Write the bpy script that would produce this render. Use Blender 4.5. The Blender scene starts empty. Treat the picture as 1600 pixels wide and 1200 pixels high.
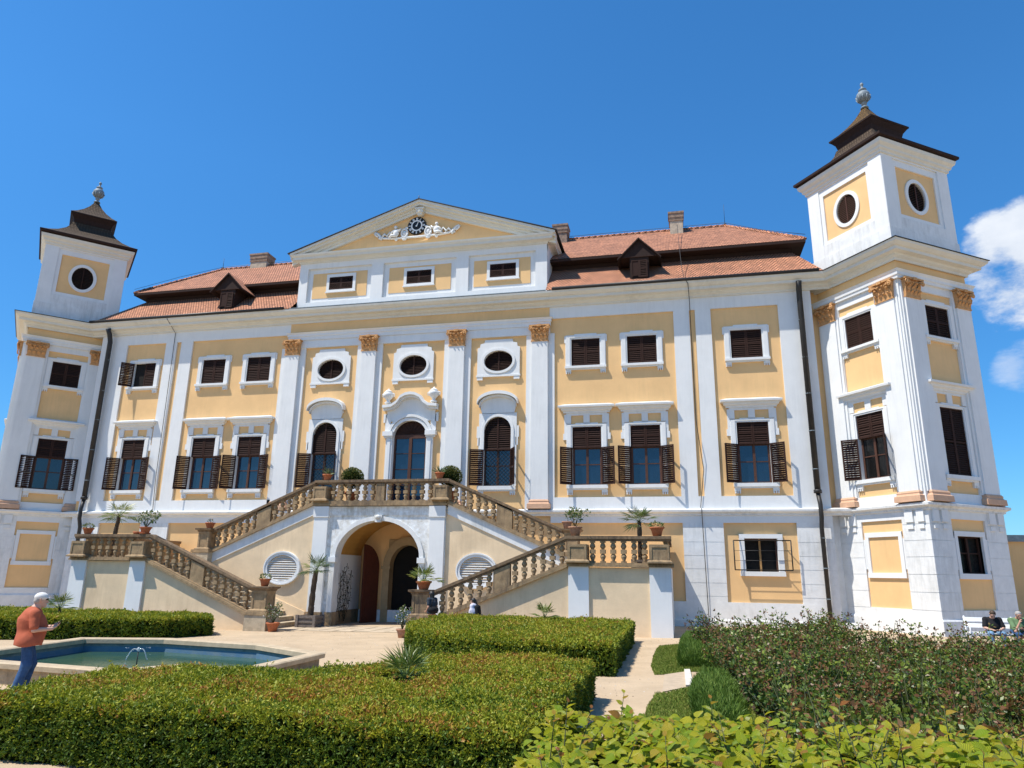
import bpy, math, random
import numpy as np
from mathutils import Matrix, Vector
R = math.radians; PI = math.pi
random.seed(7); rng = np.random.default_rng(7)
sc = bpy.context.scene
COL = sc.collection
K = 1.19            # the survey below is written in units of 1.19 m; everything is brought to metres at the very end

# ------------------------------------------------------------------ camera, sky, sun, exposure
cam = bpy.data.cameras.new('camera'); camo = bpy.data.objects.new('camera', cam); COL.objects.link(camo)
cam.sensor_width = 36; cam.lens = 1115.2786 / 1600 * 36; cam.clip_start = .05; cam.clip_end = 5000
PITCH, ROLL, YAW = R(14.97552), R(.91464), R(12.95733)
f0 = Vector((-math.sin(YAW), math.cos(YAW), 0)); r0 = Vector((math.cos(YAW), math.sin(YAW), 0)); u0 = Vector((0, 0, 1))
fw = f0*math.cos(PITCH) + u0*math.sin(PITCH); up = u0*math.cos(PITCH) - f0*math.sin(PITCH)
rt = r0*math.cos(ROLL) + up*math.sin(ROLL); up2 = up*math.cos(ROLL) - r0*math.sin(ROLL)
M = Matrix((rt, up2, -fw)).transposed().to_4x4(); M.translation = Vector((11.465, -29.52, 1.8))
camo.matrix_world = M; sc.camera = camo

SUN_EL, SUN_PSI = R(61.5), R(56.5)
sun_dir = Vector((-math.sin(SUN_PSI)*math.cos(SUN_EL), -math.cos(SUN_PSI)*math.cos(SUN_EL), math.sin(SUN_EL)))
w = bpy.data.worlds.new('World'); sc.world = w; w.use_nodes = True
nt = w.node_tree; nt.nodes.clear()
def N(tree, t, **kw):
    n = tree.nodes.new(t)
    for k, v in kw.items():
        if k in n.inputs.keys() if isinstance(k, str) else False: n.inputs[k].default_value = v
        else: setattr(n, k, v)
    return n
sky = N(nt, 'ShaderNodeTexSky', sky_type='NISHITA', sun_disc=False, sun_elevation=SUN_EL, sun_rotation=PI + SUN_PSI, altitude=200, air_density=1.0, dust_density=.25, ozone_density=2.6)
hs = N(nt, 'ShaderNodeHueSaturation'); hs.inputs['Saturation'].default_value = 1.10; hs.inputs['Value'].default_value = 1.0
air = N(nt, 'ShaderNodeMix', data_type='RGBA', blend_type='MULTIPLY'); air.inputs[0].default_value = 1; air.inputs[7].default_value = (.67, 1.01, 1.24, 1)   # clear deep-blue summer air
sz = N(nt, 'ShaderNodeSeparateXYZ'); low = N(nt, 'ShaderNodeMapRange'); low.inputs[1].default_value = .0; low.inputs[2].default_value = .50; lowc = N(nt, 'ShaderNodeMix', data_type='RGBA'); lowc.inputs[6].default_value = (.40, .66, .88, 1); lowc.inputs[7].default_value = (.67, 1.01, 1.24, 1); nt.links.new(sz.outputs[2], low.inputs[0]); nt.links.new(low.outputs[0], lowc.inputs[0]); nt.links.new(lowc.outputs[2], air.inputs[7])
nt.links.new(sky.outputs[0], air.inputs[6]); nt.links.new(air.outputs[2], hs.inputs['Color'])
tc = N(nt, 'ShaderNodeTexCoord'); nt.links.new(tc.outputs['Generated'], sz.inputs[0])
def cloud_mask(direction, width, soft, scale, lo, hi, squash=(1, 1, 1)):
    d = N(nt, 'ShaderNodeVectorMath', operation='DOT_PRODUCT'); d.inputs[1].default_value = direction.normalized()
    nt.links.new(tc.outputs['Generated'], d.inputs[0])
    mr = N(nt, 'ShaderNodeMapRange', interpolation_type='SMOOTHSTEP'); mr.inputs[1].default_value = math.cos(width); mr.inputs[2].default_value = math.cos(soft)
    nt.links.new(d.outputs['Value'], mr.inputs[0])
    mp = N(nt, 'ShaderNodeMapping'); mp.inputs['Scale'].default_value = squash; nt.links.new(tc.outputs['Generated'], mp.inputs[0])
    nz = N(nt, 'ShaderNodeTexNoise'); nz.inputs['Scale'].default_value = scale; nz.inputs['Detail'].default_value = 9; nz.inputs['Roughness'].default_value = .6
    nt.links.new(mp.outputs[0], nz.inputs['Vector'])
    ad = N(nt, 'ShaderNodeMath', operation='MULTIPLY_ADD'); ad.inputs[1].default_value = .42; nt.links.new(mr.outputs[0], ad.inputs[0]); nt.links.new(nz.outputs[0], ad.inputs[2])
    m2 = N(nt, 'ShaderNodeMapRange', interpolation_type='SMOOTHSTEP'); m2.inputs[1].default_value = lo; m2.inputs[2].default_value = hi
    nt.links.new(ad.outputs[0], m2.inputs[0])
    rg = N(nt, 'ShaderNodeMath', operation='MULTIPLY', use_clamp=True); rg.inputs[1].default_value = 4.0; nt.links.new(mr.outputs[0], rg.inputs[0])
    ml = N(nt, 'ShaderNodeMath', operation='MULTIPLY'); nt.links.new(m2.outputs[0], ml.inputs[0]); nt.links.new(rg.outputs[0], ml.inputs[1])
    return ml.outputs[0], nz.outputs[0]
def pixdir(u, v): return fw + rt*((u-800)/1115.2786) - up2*((v-600)/1115.2786)
c1, n1 = cloud_mask(pixdir(1625, 402), R(6.4), R(2.0), 9, .70, .90, (1, 1, 1.7))
c2, n2 = cloud_mask(pixdir(1610, 573), R(3.2), R(.8), 14, .72, 1.05, (1, 1, 2.4))
mx = N(nt, 'ShaderNodeMath', operation='MAXIMUM'); nt.links.new(c1, mx.inputs[0])
c2h = N(nt, 'ShaderNodeMath', operation='MULTIPLY'); c2h.inputs[1].default_value = .45; nt.links.new(c2, c2h.inputs[0]); nt.links.new(c2h.outputs[0], mx.inputs[1])
ccol = N(nt, 'ShaderNodeMix', data_type='RGBA'); nt.links.new(n1, ccol.inputs[0]); ccol.inputs[6].default_value = (2.6, 3.3, 4.4, 1); ccol.inputs[7].default_value = (7.2, 7.3, 7.5, 1)
mixc = N(nt, 'ShaderNodeMix', data_type='RGBA'); nt.links.new(mx.outputs[0], mixc.inputs[0]); nt.links.new(hs.outputs[0], mixc.inputs[6]); nt.links.new(ccol.outputs[2], mixc.inputs[7])
bg = N(nt, 'ShaderNodeBackground'); bg.inputs['Strength'].default_value = .115; nt.links.new(mixc.outputs[2], bg.inputs['Color'])
wo = N(nt, 'ShaderNodeOutputWorld'); nt.links.new(bg.outputs[0], wo.inputs[0])
sl = bpy.data.lights.new('sun', 'SUN'); sl.energy = 4.5; sl.angle = R(.53); sl.color = (1, .94, .84)
slo = bpy.data.objects.new('sun', sl); COL.objects.link(slo); slo.rotation_euler = (-sun_dir).to_track_quat('-Z', 'Y').to_euler(); slo.location = (-20, -20, 40)
sc.view_settings.view_transform = 'Standard'; sc.view_settings.look = 'None'; sc.view_settings.exposure = 0.50; sc.view_settings.gamma = 1

# ------------------------------------------------------------------ materials
def mat(name, col, rough=.8, var=.12, scale=3.0, col2=None, bump=0.0, bscale=30., streak=None, spec=.3, metal=0.0, tint=None, translucent=0.0, extra=None):
    """plaster / stone / leaf material: base colour with large blotches, fine grain, optional vertical weather streaks, bump"""
    m = bpy.data.materials.new(name); m.use_nodes = True; t = m.node_tree; b = t.nodes['Principled BSDF']
    b.inputs['Roughness'].default_value = rough; b.inputs['Specular IOR Level'].default_value = spec; b.inputs['Metallic'].default_value = metal
    L = t.links.new
    c = col if len(col) == 4 else (*col, 1)
    tcn = N(t, 'ShaderNodeTexCoord'); src = tcn.outputs['Object']
    n1 = N(t, 'ShaderNodeTexNoise'); n1.inputs['Scale'].default_value = scale; n1.inputs['Detail'].default_value = 6; n1.inputs['Roughness'].default_value = .65; L(src, n1.inputs['Vector'])
    mr = N(t, 'ShaderNodeMapRange'); mr.inputs[1].default_value = .3; mr.inputs[2].default_value = .7; L(n1.outputs[0], mr.inputs[0])
    mx = N(t, 'ShaderNodeMix', data_type='RGBA'); L(mr.outputs[0], mx.inputs[0])
    c2 = (*[x*(1-var) for x in c[:3]], 1) if col2 is None else (*col2, 1)
    c1 = (*[min(1, x*(1+var*.6)) for x in c[:3]], 1)
    mx.inputs[6].default_value = c1; mx.inputs[7].default_value = c2
    out = mx.outputs[2]
    if streak:   # (colour, amount, stretch)
        sc_, am, zs = streak
        mp = N(t, 'ShaderNodeMapping'); mp.inputs['Scale'].default_value = (6, 6, zs); L(src, mp.inputs[0])
        n2 = N(t, 'ShaderNodeTexNoise'); n2.inputs['Scale'].default_value = 1; n2.inputs['Detail'].default_value = 8; n2.inputs['Roughness'].default_value = .7; L(mp.outputs[0], n2.inputs['Vector'])
        n3 = N(t, 'ShaderNodeTexNoise'); n3.inputs['Scale'].default_value = .35; n3.inputs['Detail'].default_value = 3; L(src, n3.inputs['Vector'])
        mu = N(t, 'ShaderNodeMath', operation='MULTIPLY'); L(n2.outputs[0], mu.inputs[0]); L(n3.outputs[0], mu.inputs[1])
        m3 = N(t, 'ShaderNodeMapRange'); m3.inputs[1].default_value = .24; m3.inputs[2].default_value = .42; m3.inputs[3].default_value = 0; m3.inputs[4].default_value = am; L(mu.outputs[0], m3.inputs[0])
        ms = N(t, 'ShaderNodeMix', data_type='RGBA'); L(m3.outputs[0], ms.inputs[0]); L(out, ms.inputs[6]); ms.inputs[7].default_value = (*sc_, 1); out = ms.outputs[2]
    if tint:     # per-leaf colour attribute
        at = N(t, 'ShaderNodeAttribute', attribute_name='tint')
        rp = N(t, 'ShaderNodeValToRGB'); L(at.outputs['Fac'], rp.inputs[0])
        els = rp.color_ramp.elements
        while len(els) < len(tint): els.new(.5)
        for e, (p, cc) in zip(els, tint): e.position = p; e.color = (*cc, 1)
        out = rp.outputs[0]
    if extra: out = extra(t, src, out)
    L(out, b.inputs['Base Color'])
    if bump:
        nb = N(t, 'ShaderNodeTexNoise'); nb.inputs['Scale'].default_value = bscale; nb.inputs['Detail'].default_value = 5; L(src, nb.inputs['Vector'])
        bp = N(t, 'ShaderNodeBump'); bp.inputs['Strength'].default_value = bump; bp.inputs['Distance'].default_value = .02; L(nb.outputs[0], bp.inputs['Height']); L(bp.outputs[0], b.inputs['Normal'])
    if translucent:
        tr = N(t, 'ShaderNodeBsdfTranslucent'); L(out, tr.inputs[0]); ms = N(t, 'ShaderNodeMixShader'); ms.inputs[0].default_value = translucent
        L(b.outputs[0], ms.inputs[1]); L(tr.outputs[0], ms.inputs[2]); L(ms.outputs[0], t.nodes['Material Output'].inputs[0])
    return m
def tile_rows(pitch, width, dark, zslope=1.0, mortar=.04):
    def fn(t, src, out):
        L = t.links.new
        g = N(t, 'ShaderNodeNewGeometry'); sx = N(t, 'ShaderNodeSeparateXYZ'); L(g.outputs['Normal'], sx.inputs[0])
        ab = N(t, 'ShaderNodeMath', operation='ABSOLUTE'); L(sx.outputs[0], ab.inputs[0])
        ay = N(t, 'ShaderNodeMath', operation='ABSOLUTE'); L(sx.outputs[1], ay.inputs[0])
        gt = N(t, 'ShaderNodeMath', operation='GREATER_THAN'); L(ab.outputs[0], gt.inputs[0]); L(ay.outputs[0], gt.inputs[1])
        sp = N(t, 'ShaderNodeSeparateXYZ'); L(src, sp.inputs[0])
        mxx = N(t, 'ShaderNodeMix', data_type='FLOAT'); L(gt.outputs[0], mxx.inputs[0]); L(sp.outputs[0], mxx.inputs[2]); L(sp.outputs[1], mxx.inputs[3])
        zz = N(t, 'ShaderNodeMath', operation='MULTIPLY'); zz.inputs[1].default_value = zslope; L(sp.outputs[2], zz.inputs[0])
        cb = N(t, 'ShaderNodeCombineXYZ'); L(mxx.outputs[0], cb.inputs[0]); L(zz.outputs[0], cb.inputs[1])
        br = N(t, 'ShaderNodeTexBrick', offset=.5); br.inputs['Scale'].default_value = 1; br.inputs['Brick Width'].default_value = width; br.inputs['Row Height'].default_value = pitch; br.inputs['Mortar Size'].default_value = pitch*mortar*2; br.inputs['Mortar Smooth'].default_value = .3; br.inputs['Bias'].default_value = 0
        br.inputs['Color1'].default_value = (.72, .72, .72, 1); br.inputs['Color2'].default_value = (1.2, 1.12, 1.06, 1); br.inputs['Mortar'].default_value = (*dark, 1); L(cb.outputs[0], br.inputs['Vector'])
        mm = N(t, 'ShaderNodeMix', data_type='RGBA', blend_type='MULTIPLY'); mm.inputs[0].default_value = 1; L(out, mm.inputs[6]); L(br.outputs['Color'], mm.inputs[7])
        # overlapping rows: a saw-tooth height so that each row casts its own small edge
        fr = N(t, 'ShaderNodeMath', operation='DIVIDE'); fr.inputs[1].default_value = pitch; L(zz.outputs[0], fr.inputs[0])
        fc = N(t, 'ShaderNodeMath', operation='FRACT'); L(fr.outputs[0], fc.inputs[0]); iv = N(t, 'ShaderNodeMath', operation='SUBTRACT'); iv.inputs[0].default_value = 1; L(fc.outputs[0], iv.inputs[1])
        bp = N(t, 'ShaderNodeBump'); bp.inputs['Strength'].default_value = .9; bp.inputs['Distance'].default_value = .05; L(iv.outputs[0], bp.inputs['Height']); L(bp.outputs[0], t.nodes['Principled BSDF'].inputs['Normal'])
        return mm.outputs[2]
    return fn
GREY = (.30, .30, .28)
MT = {}
MT['yellow'] = mat('yellow_plaster', (.80, .51, .24), .9, .10, .55, bump=.10, bscale=60, streak=((.50, .35, .17), .22, .5))
MT['white'] = mat('white_plaster', (.74, .745, .735), .9, .05, 1.2, bump=.08, bscale=50, streak=((.42, .43, .42), .20, .5))
MT['white_worn'] = mat('worn_white_plaster', (.735, .738, .725), .9, .10, 2.5, bump=.30, bscale=25, streak=((.32, .32, .29), .42, .8))
MT['peeling'] = mat('peeling_plaster', (.73, .75, .76), .9, .35, 5., col2=(.55, .53, .48), bump=.5, bscale=18, streak=((.40, .36, .28), .8, .9))
MT['cornice'] = mat('cornice_plaster', (.68, .665, .60), .9, .05, 1.5, streak=((.36, .35, .30), .22, .4))
MT['tan'] = mat('tan_plaster', (.78, .60, .39), .9, .16, .8, bump=.22, bscale=14, streak=((.48, .34, .20), .35, .7))
MT['archstone'] = mat('shaded_arch_stone', (.40, .285, .155), .9, .2, 3.)  # door surround darkened by its colour, standing for shade under the arch
MT['poolgrey'] = mat('grey_pool_render', (.22, .235, .22), .9, .3, 5., bump=.3)
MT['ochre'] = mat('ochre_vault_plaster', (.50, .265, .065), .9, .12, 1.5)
MT['stone'] = mat('weathered_sandstone', (.345, .24, .135), .95, .35, 4., bump=.5, bscale=40, streak=((.07, .055, .045), .85, 1.2))
MT['stone_dark'] = mat('stained_sandstone_rail', (.22, .15, .09), .95, .40, 6., bump=.5, bscale=40, streak=((.05, .04, .035), .9, 1.2))
MT['step'] = mat('stone_step', (.46, .38, .27), .95, .3, 5., bump=.3)
MT['capital'] = mat('ochre_capital_stone', (.58, .31, .13), .85, .35, 9., bump=.6, bscale=30)
MT['base'] = mat('salmon_base_stone', (.60, .37, .24), .85, .15, 4.)
MT['wood'] = mat('dark_brown_shutter_wood', (.040, .019, .014), .75, .35, 14., spec=.15)
MT['sash'] = mat('brown_window_wood', (.085, .036, .022), .6, .3, 12., spec=.3)
MT['door'] = mat('red_brown_door_wood', (.085, .022, .012), .6, .3, 7.)
MT['lightwood'] = mat('light_window_wood', (.34, .19, .07), .6, .3, 7.)
MT['void'] = mat('painted_dark_interior', (.012, .011, .010), .95, .2, 3.)  # near-black colour stands for the unlit space behind openings
MT['tile'] = mat('clay_roof_tile', (.60, .29, .175), .9, .30, 1.6, extra=tile_rows(.15, .17, (.22, .18, .16), 1.45, .11))
MT['shingle'] = mat('weathered_wood_shingle', (.30, .225, .16), .95, .35, 7., col2=(.17, .12, .085), extra=tile_rows(.20, .12, (.16, .14, .12), 1.2, .16))
MT['shingle_lichen'] = mat('lichen_shingle', (.46, .28, .075), .95, .4, 5., col2=(.24, .16, .075), extra=tile_rows(.20, .12, (.16, .14, .12), 1.2, .16))
MT['soffit'] = mat('dark_soffit_timber', (.030, .016, .013), .9, .3, 8.)
MT['lead'] = mat('grey_zinc', (.20, .245, .275), .6, .3, 9., metal=.0, spec=.4)
MT['gutter'] = mat('dark_gutter_metal', (.025, .024, .024), .5, .3, 6., spec=.4)
MT['pipe'] = mat('brown_downpipe', (.026, .023, .020), .5, .4, 3., spec=.4)
MT['iron'] = mat('black_iron', (.018, .017, .017), .5, .3, 9., spec=.4)
MT['brick'] = mat('chimney_brick', (.33, .23, .17), .95, .35, 6., col2=(.17, .13, .10), bump=.5, bscale=12)
MT['chimplaster'] = mat('chimney_plaster', (.50, .41, .31), .95, .3, 4., bump=.3)
MT['black'] = mat('black_clock_face', (.012, .012, .014), .5, .2, 5.)
MT['clockwhite'] = mat('white_clock_paint', (.80, .80, .78), .6, .08, 5.)
MT['terracotta'] = mat('terracotta', (.43, .135, .055), .75, .25, 14., bump=.15)
MT['terracotta_pale'] = mat('pale_terracotta', (.40, .21, .13), .85, .3, 12., bump=.15)
MT['soil'] = mat('soil', (.06, .04, .025), .95, .4, 20., bump=.6)
MT['tub'] = mat('grey_weathered_tub_wood', (.20, .17, .15), .9, .4, 9., bump=.3)
MT['poolstone'] = mat('pool_wall_stone', (.40, .30, .19), .95, .35, 5., bump=.6, bscale=16, streak=((.16, .11, .06), .6, 1.))
MT['coping'] = mat('pool_coping', (.48, .38, .255), .9, .22, 4., bump=.2)
MT['poolpaint'] = mat('blue_pool_paint', (.055, .135, .22), .8, .4, 3., col2=(.16, .22, .25), bump=.2)
MT['trunk'] = mat('palm_trunk_fibre', (.035, .024, .017), .95, .5, 18., col2=(.10, .075, .05), bump=.9, bscale=30)
MT['whitewood'] = mat('white_bench_paint', (.80, .80, .78), .5, .06, 5.)
MT['slab'] = mat('pale_stone_slab', (.45, .355, .25), .9, .16, 6., bump=.2)
MT['kerb'] = mat('white_kerb_stone', (.60, .57, .50), .9, .2, 6.)
# leaves: per-leaf tint
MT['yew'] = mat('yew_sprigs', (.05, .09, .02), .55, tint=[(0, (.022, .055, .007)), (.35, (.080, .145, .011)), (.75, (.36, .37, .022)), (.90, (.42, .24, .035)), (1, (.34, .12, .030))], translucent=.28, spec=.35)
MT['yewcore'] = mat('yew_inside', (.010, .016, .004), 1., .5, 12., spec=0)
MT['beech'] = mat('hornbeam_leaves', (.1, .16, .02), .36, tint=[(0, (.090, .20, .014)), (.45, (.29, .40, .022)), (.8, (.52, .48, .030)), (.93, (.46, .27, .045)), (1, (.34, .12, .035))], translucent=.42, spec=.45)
MT['rose'] = mat('rose_leaves', (.03, .06, .02), .42, tint=[(0, (.016, .038, .008)), (.45, (.055, .105, .016)), (.80, (.20, .25, .030)), (.88, (.15, .085, .028)), (1, (.19, .075, .030))], translucent=.22, spec=.38)
MT['rosestem'] = mat('rose_stems', (.06, .07, .025), .7, .3, 20.)
MT['petal'] = mat('white_petals', (.80, .78, .72), .7, .05, 5., translucent=.2)
MT['lavender'] = mat('lavender_blades', (.05, .14, .03), .6, tint=[(0, (.034, .082, .010)), (.6, (.095, .170, .020)), (1, (.20, .27, .045))], translucent=.2)
MT['grass'] = mat('lawn_blades', (.10, .15, .03), .7, tint=[(0, (.07, .12, .014)), (.6, (.17, .23, .030)), (1, (.34, .31, .08))], translucent=.2)
MT['turf'] = mat('turf_soil', (.14, .165, .03), .95, .4, 6., bump=.5)
MT['palm'] = mat('palm_leaves', (.09, .15, .03), .42, tint=[(0, (.030, .068, .014)), (.5, (.10, .16, .028)), (1, (.28, .29, .05))], translucent=.25, spec=.5)
MT['box'] = mat('boxwood_leaves', (.05, .08, .02), .5, tint=[(0, (.022, .044, .012)), (.5, (.085, .115, .026)), (1, (.30, .27, .08))], translucent=.15, spec=.5)
MT['herb'] = mat('herb_leaves', (.07, .12, .03), .5, tint=[(0, (.030, .070, .018)), (.6, (.095, .15, .035)), (1, (.34, .34, .14))], translucent=.25)
MT['agave'] = mat('agave_leaves', (.10, .15, .07), .5, tint=[(0, (.050, .09, .04)), (1, (.20, .24, .10))], spec=.4)
MT['vine'] = mat('dark_vine', (.020, .025, .014), .8, tint=[(0, (.012, .013, .008)), (1, (.045, .05, .025))])
# people
MT['skin'] = mat('skin', (.50, .27, .185), .55, .06, 8., spec=.4)
MT['skin_pale'] = mat('pale_skin', (.60, .36, .26), .55, .06, 8., spec=.4)
MT['orange'] = mat('rust_orange_cotton', (.42, .105, .052), .9, .16, 7., bump=1.0, bscale=7)
MT['denim'] = mat('blue_denim', (.035, .085, .19), .9, .35, 9., bump=.8, bscale=9)
MT['denim_pale'] = mat('pale_denim', (.16, .28, .42), .9, .25, 14.)
MT['capwhite'] = mat('white_cap_cloth', (.68, .66, .62), .9, .08, 12.)
MT['blackcloth'] = mat('black_cloth', (.012, .012, .014), .9, .2, 12.)
MT['greycloth'] = mat('dark_grey_cotton', (.035, .045, .06), .9, .2, 12.)
MT['greencloth'] = mat('sage_green_cotton', (.13, .21, .10), .9, .12, 9.)
MT['whitecloth'] = mat('white_lilac_cotton', (.62, .60, .70), .9, .08, 9.)
MT['purple'] = mat('plum_cloth', (.10, .06, .15), .9, .2, 9.)
MT['hair_dark'] = mat('dark_hair', (.010, .008, .007), .5, .2, 20., spec=.5)
MT['hair_brown'] = mat('brown_hair', (.07, .045, .028), .6, .3, 30.)
MT['hair_grey'] = mat('grey_hair', (.36, .34, .31), .7, .2, 30.)
MT['leather'] = mat('brown_strap', (.06, .028, .018), .6, .2, 9.)
MT['shoeblue'] = mat('blue_shoe', (.10, .24, .42), .7, .1, 9.)
MT['glassblack'] = mat('black_plastic', (.01, .01, .011), .2, .1, 9., spec=.5)
def glass(name, col, rough, ior):
    m = bpy.data.materials.new(name); m.use_nodes = True; t = m.node_tree; b = t.nodes['Principled BSDF']
    b.inputs['Base Color'].default_value = (*col, 1); b.inputs['Roughness'].default_value = rough; b.inputs['IOR'].default_value = ior; b.inputs['Specular IOR Level'].default_value = .5
    tcn = N(t, 'ShaderNodeTexCoord'); mp = N(t, 'ShaderNodeMapping'); mp.inputs['Scale'].default_value = (2.2, 2.2, .5); t.links.new(tcn.outputs['Object'], mp.inputs[0])
    nz = N(t, 'ShaderNodeTexNoise'); nz.inputs['Scale'].default_value = 2.2; nz.inputs['Detail'].default_value = 3; t.links.new(mp.outputs[0], nz.inputs['Vector'])
    rp = N(t, 'ShaderNodeMix', data_type='RGBA'); t.links.new(nz.outputs[0], rp.inputs[0]); rp.inputs[6].default_value = (*[c*.55 for c in col], 1); rp.inputs[7].default_value = (*[min(1, c*1.5) for c in col], 1); t.links.new(rp.outputs[2], b.inputs['Base Color'])
    bp = N(t, 'ShaderNodeBump'); bp.inputs['Strength'].default_value = .06; bp.inputs['Distance'].default_value = .05; t.links.new(nz.outputs[0], bp.inputs['Height']); t.links.new(bp.outputs[0], b.inputs['Normal'])
    return m
MT['pane'] = glass('window_glass', (.006, .016, .036), .04, 1.75)  # blue base colour paints in part of the sky's reflection
MT['pane_dark'] = glass('dark_window_glass', (.010, .010, .010), .06, 1.5)
mw = bpy.data.materials.new('pool_water'); mw.use_nodes = True; MT['water'] = mw
t = mw.node_tree; b = t.nodes['Principled BSDF']; b.inputs['Base Color'].default_value = (.030, .085, .075, 1); b.inputs['Roughness'].default_value = .08; b.inputs['IOR'].default_value = 1.25
tcn = N(t, 'ShaderNodeTexCoord'); nz = N(t, 'ShaderNodeTexNoise'); nz.inputs['Scale'].default_value = 5; nz.inputs['Detail'].default_value = 4; t.links.new(tcn.outputs['Object'], nz.inputs['Vector'])
nz2 = N(t, 'ShaderNodeTexNoise'); nz2.inputs['Scale'].default_value = .8; nz2.inputs['Detail'].default_value = 3; t.links.new(tcn.outputs['Object'], nz2.inputs['Vector'])
rp = N(t, 'ShaderNodeMix', data_type='RGBA'); t.links.new(nz2.outputs[0], rp.inputs[0]); rp.inputs[6].default_value = (.010, .060, .048, 1); rp.inputs[7].default_value = (.075, .125, .050, 1); t.links.new(rp.outputs[2], b.inputs['Base Color'])
bp = N(t, 'ShaderNodeBump'); bp.inputs['Strength'].default_value = .25; bp.inputs['Distance'].default_value = .03; t.links.new(nz.outputs[0], bp.inputs['Height']); t.links.new(bp.outputs[0], b.inputs['Normal'])
mj = bpy.data.materials.new('water_jet'); mj.use_nodes = True; MT['jet'] = mj
b = mj.node_tree.nodes['Principled BSDF']; b.inputs['Base Color'].default_value = (.85, .9, .95, 1); b.inputs['Roughness'].default_value = .08; b.inputs['Transmission Weight'].default_value = .6; b.inputs['IOR'].default_value = 1.33
# sandy ground
def ground_extra(t, src, out):
    L = t.links.new
    n = N(t, 'ShaderNodeTexNoise'); n.inputs['Scale'].default_value = 55; n.inputs['Detail'].default_value = 4; L(src, n.inputs['Vector'])
    mr = N(t, 'ShaderNodeMapRange'); mr.inputs[1].default_value = .56; mr.inputs[2].default_value = .72; mr.inputs[4].default_value = .6; L(n.outputs[0], mr.inputs[0])
    mx = N(t, 'ShaderNodeMix', data_type='RGBA'); L(mr.outputs[0], mx.inputs[0]); L(out, mx.inputs[6]); mx.inputs[7].default_value = (.27, .20, .13, 1)
    return mx.outputs[2]
MT['sand'] = mat('sand_gravel', (.485, .370, .245), .95, .16, .9, bump=.5, bscale=70, extra=ground_extra)
MT['paving'] = mat('flagstones', (.52, .42, .30), .9, .28, 2.5, bump=.3)
MT['joint'] = mat('joint_earth', (.20, .15, .10), .95, .3, 8.)
MT['slat'] = mat('sunlit_vent_slat', (.66, .64, .60), .8, .15, 9.)  # grey wood slats, the sun on them put into the pale colour

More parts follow.
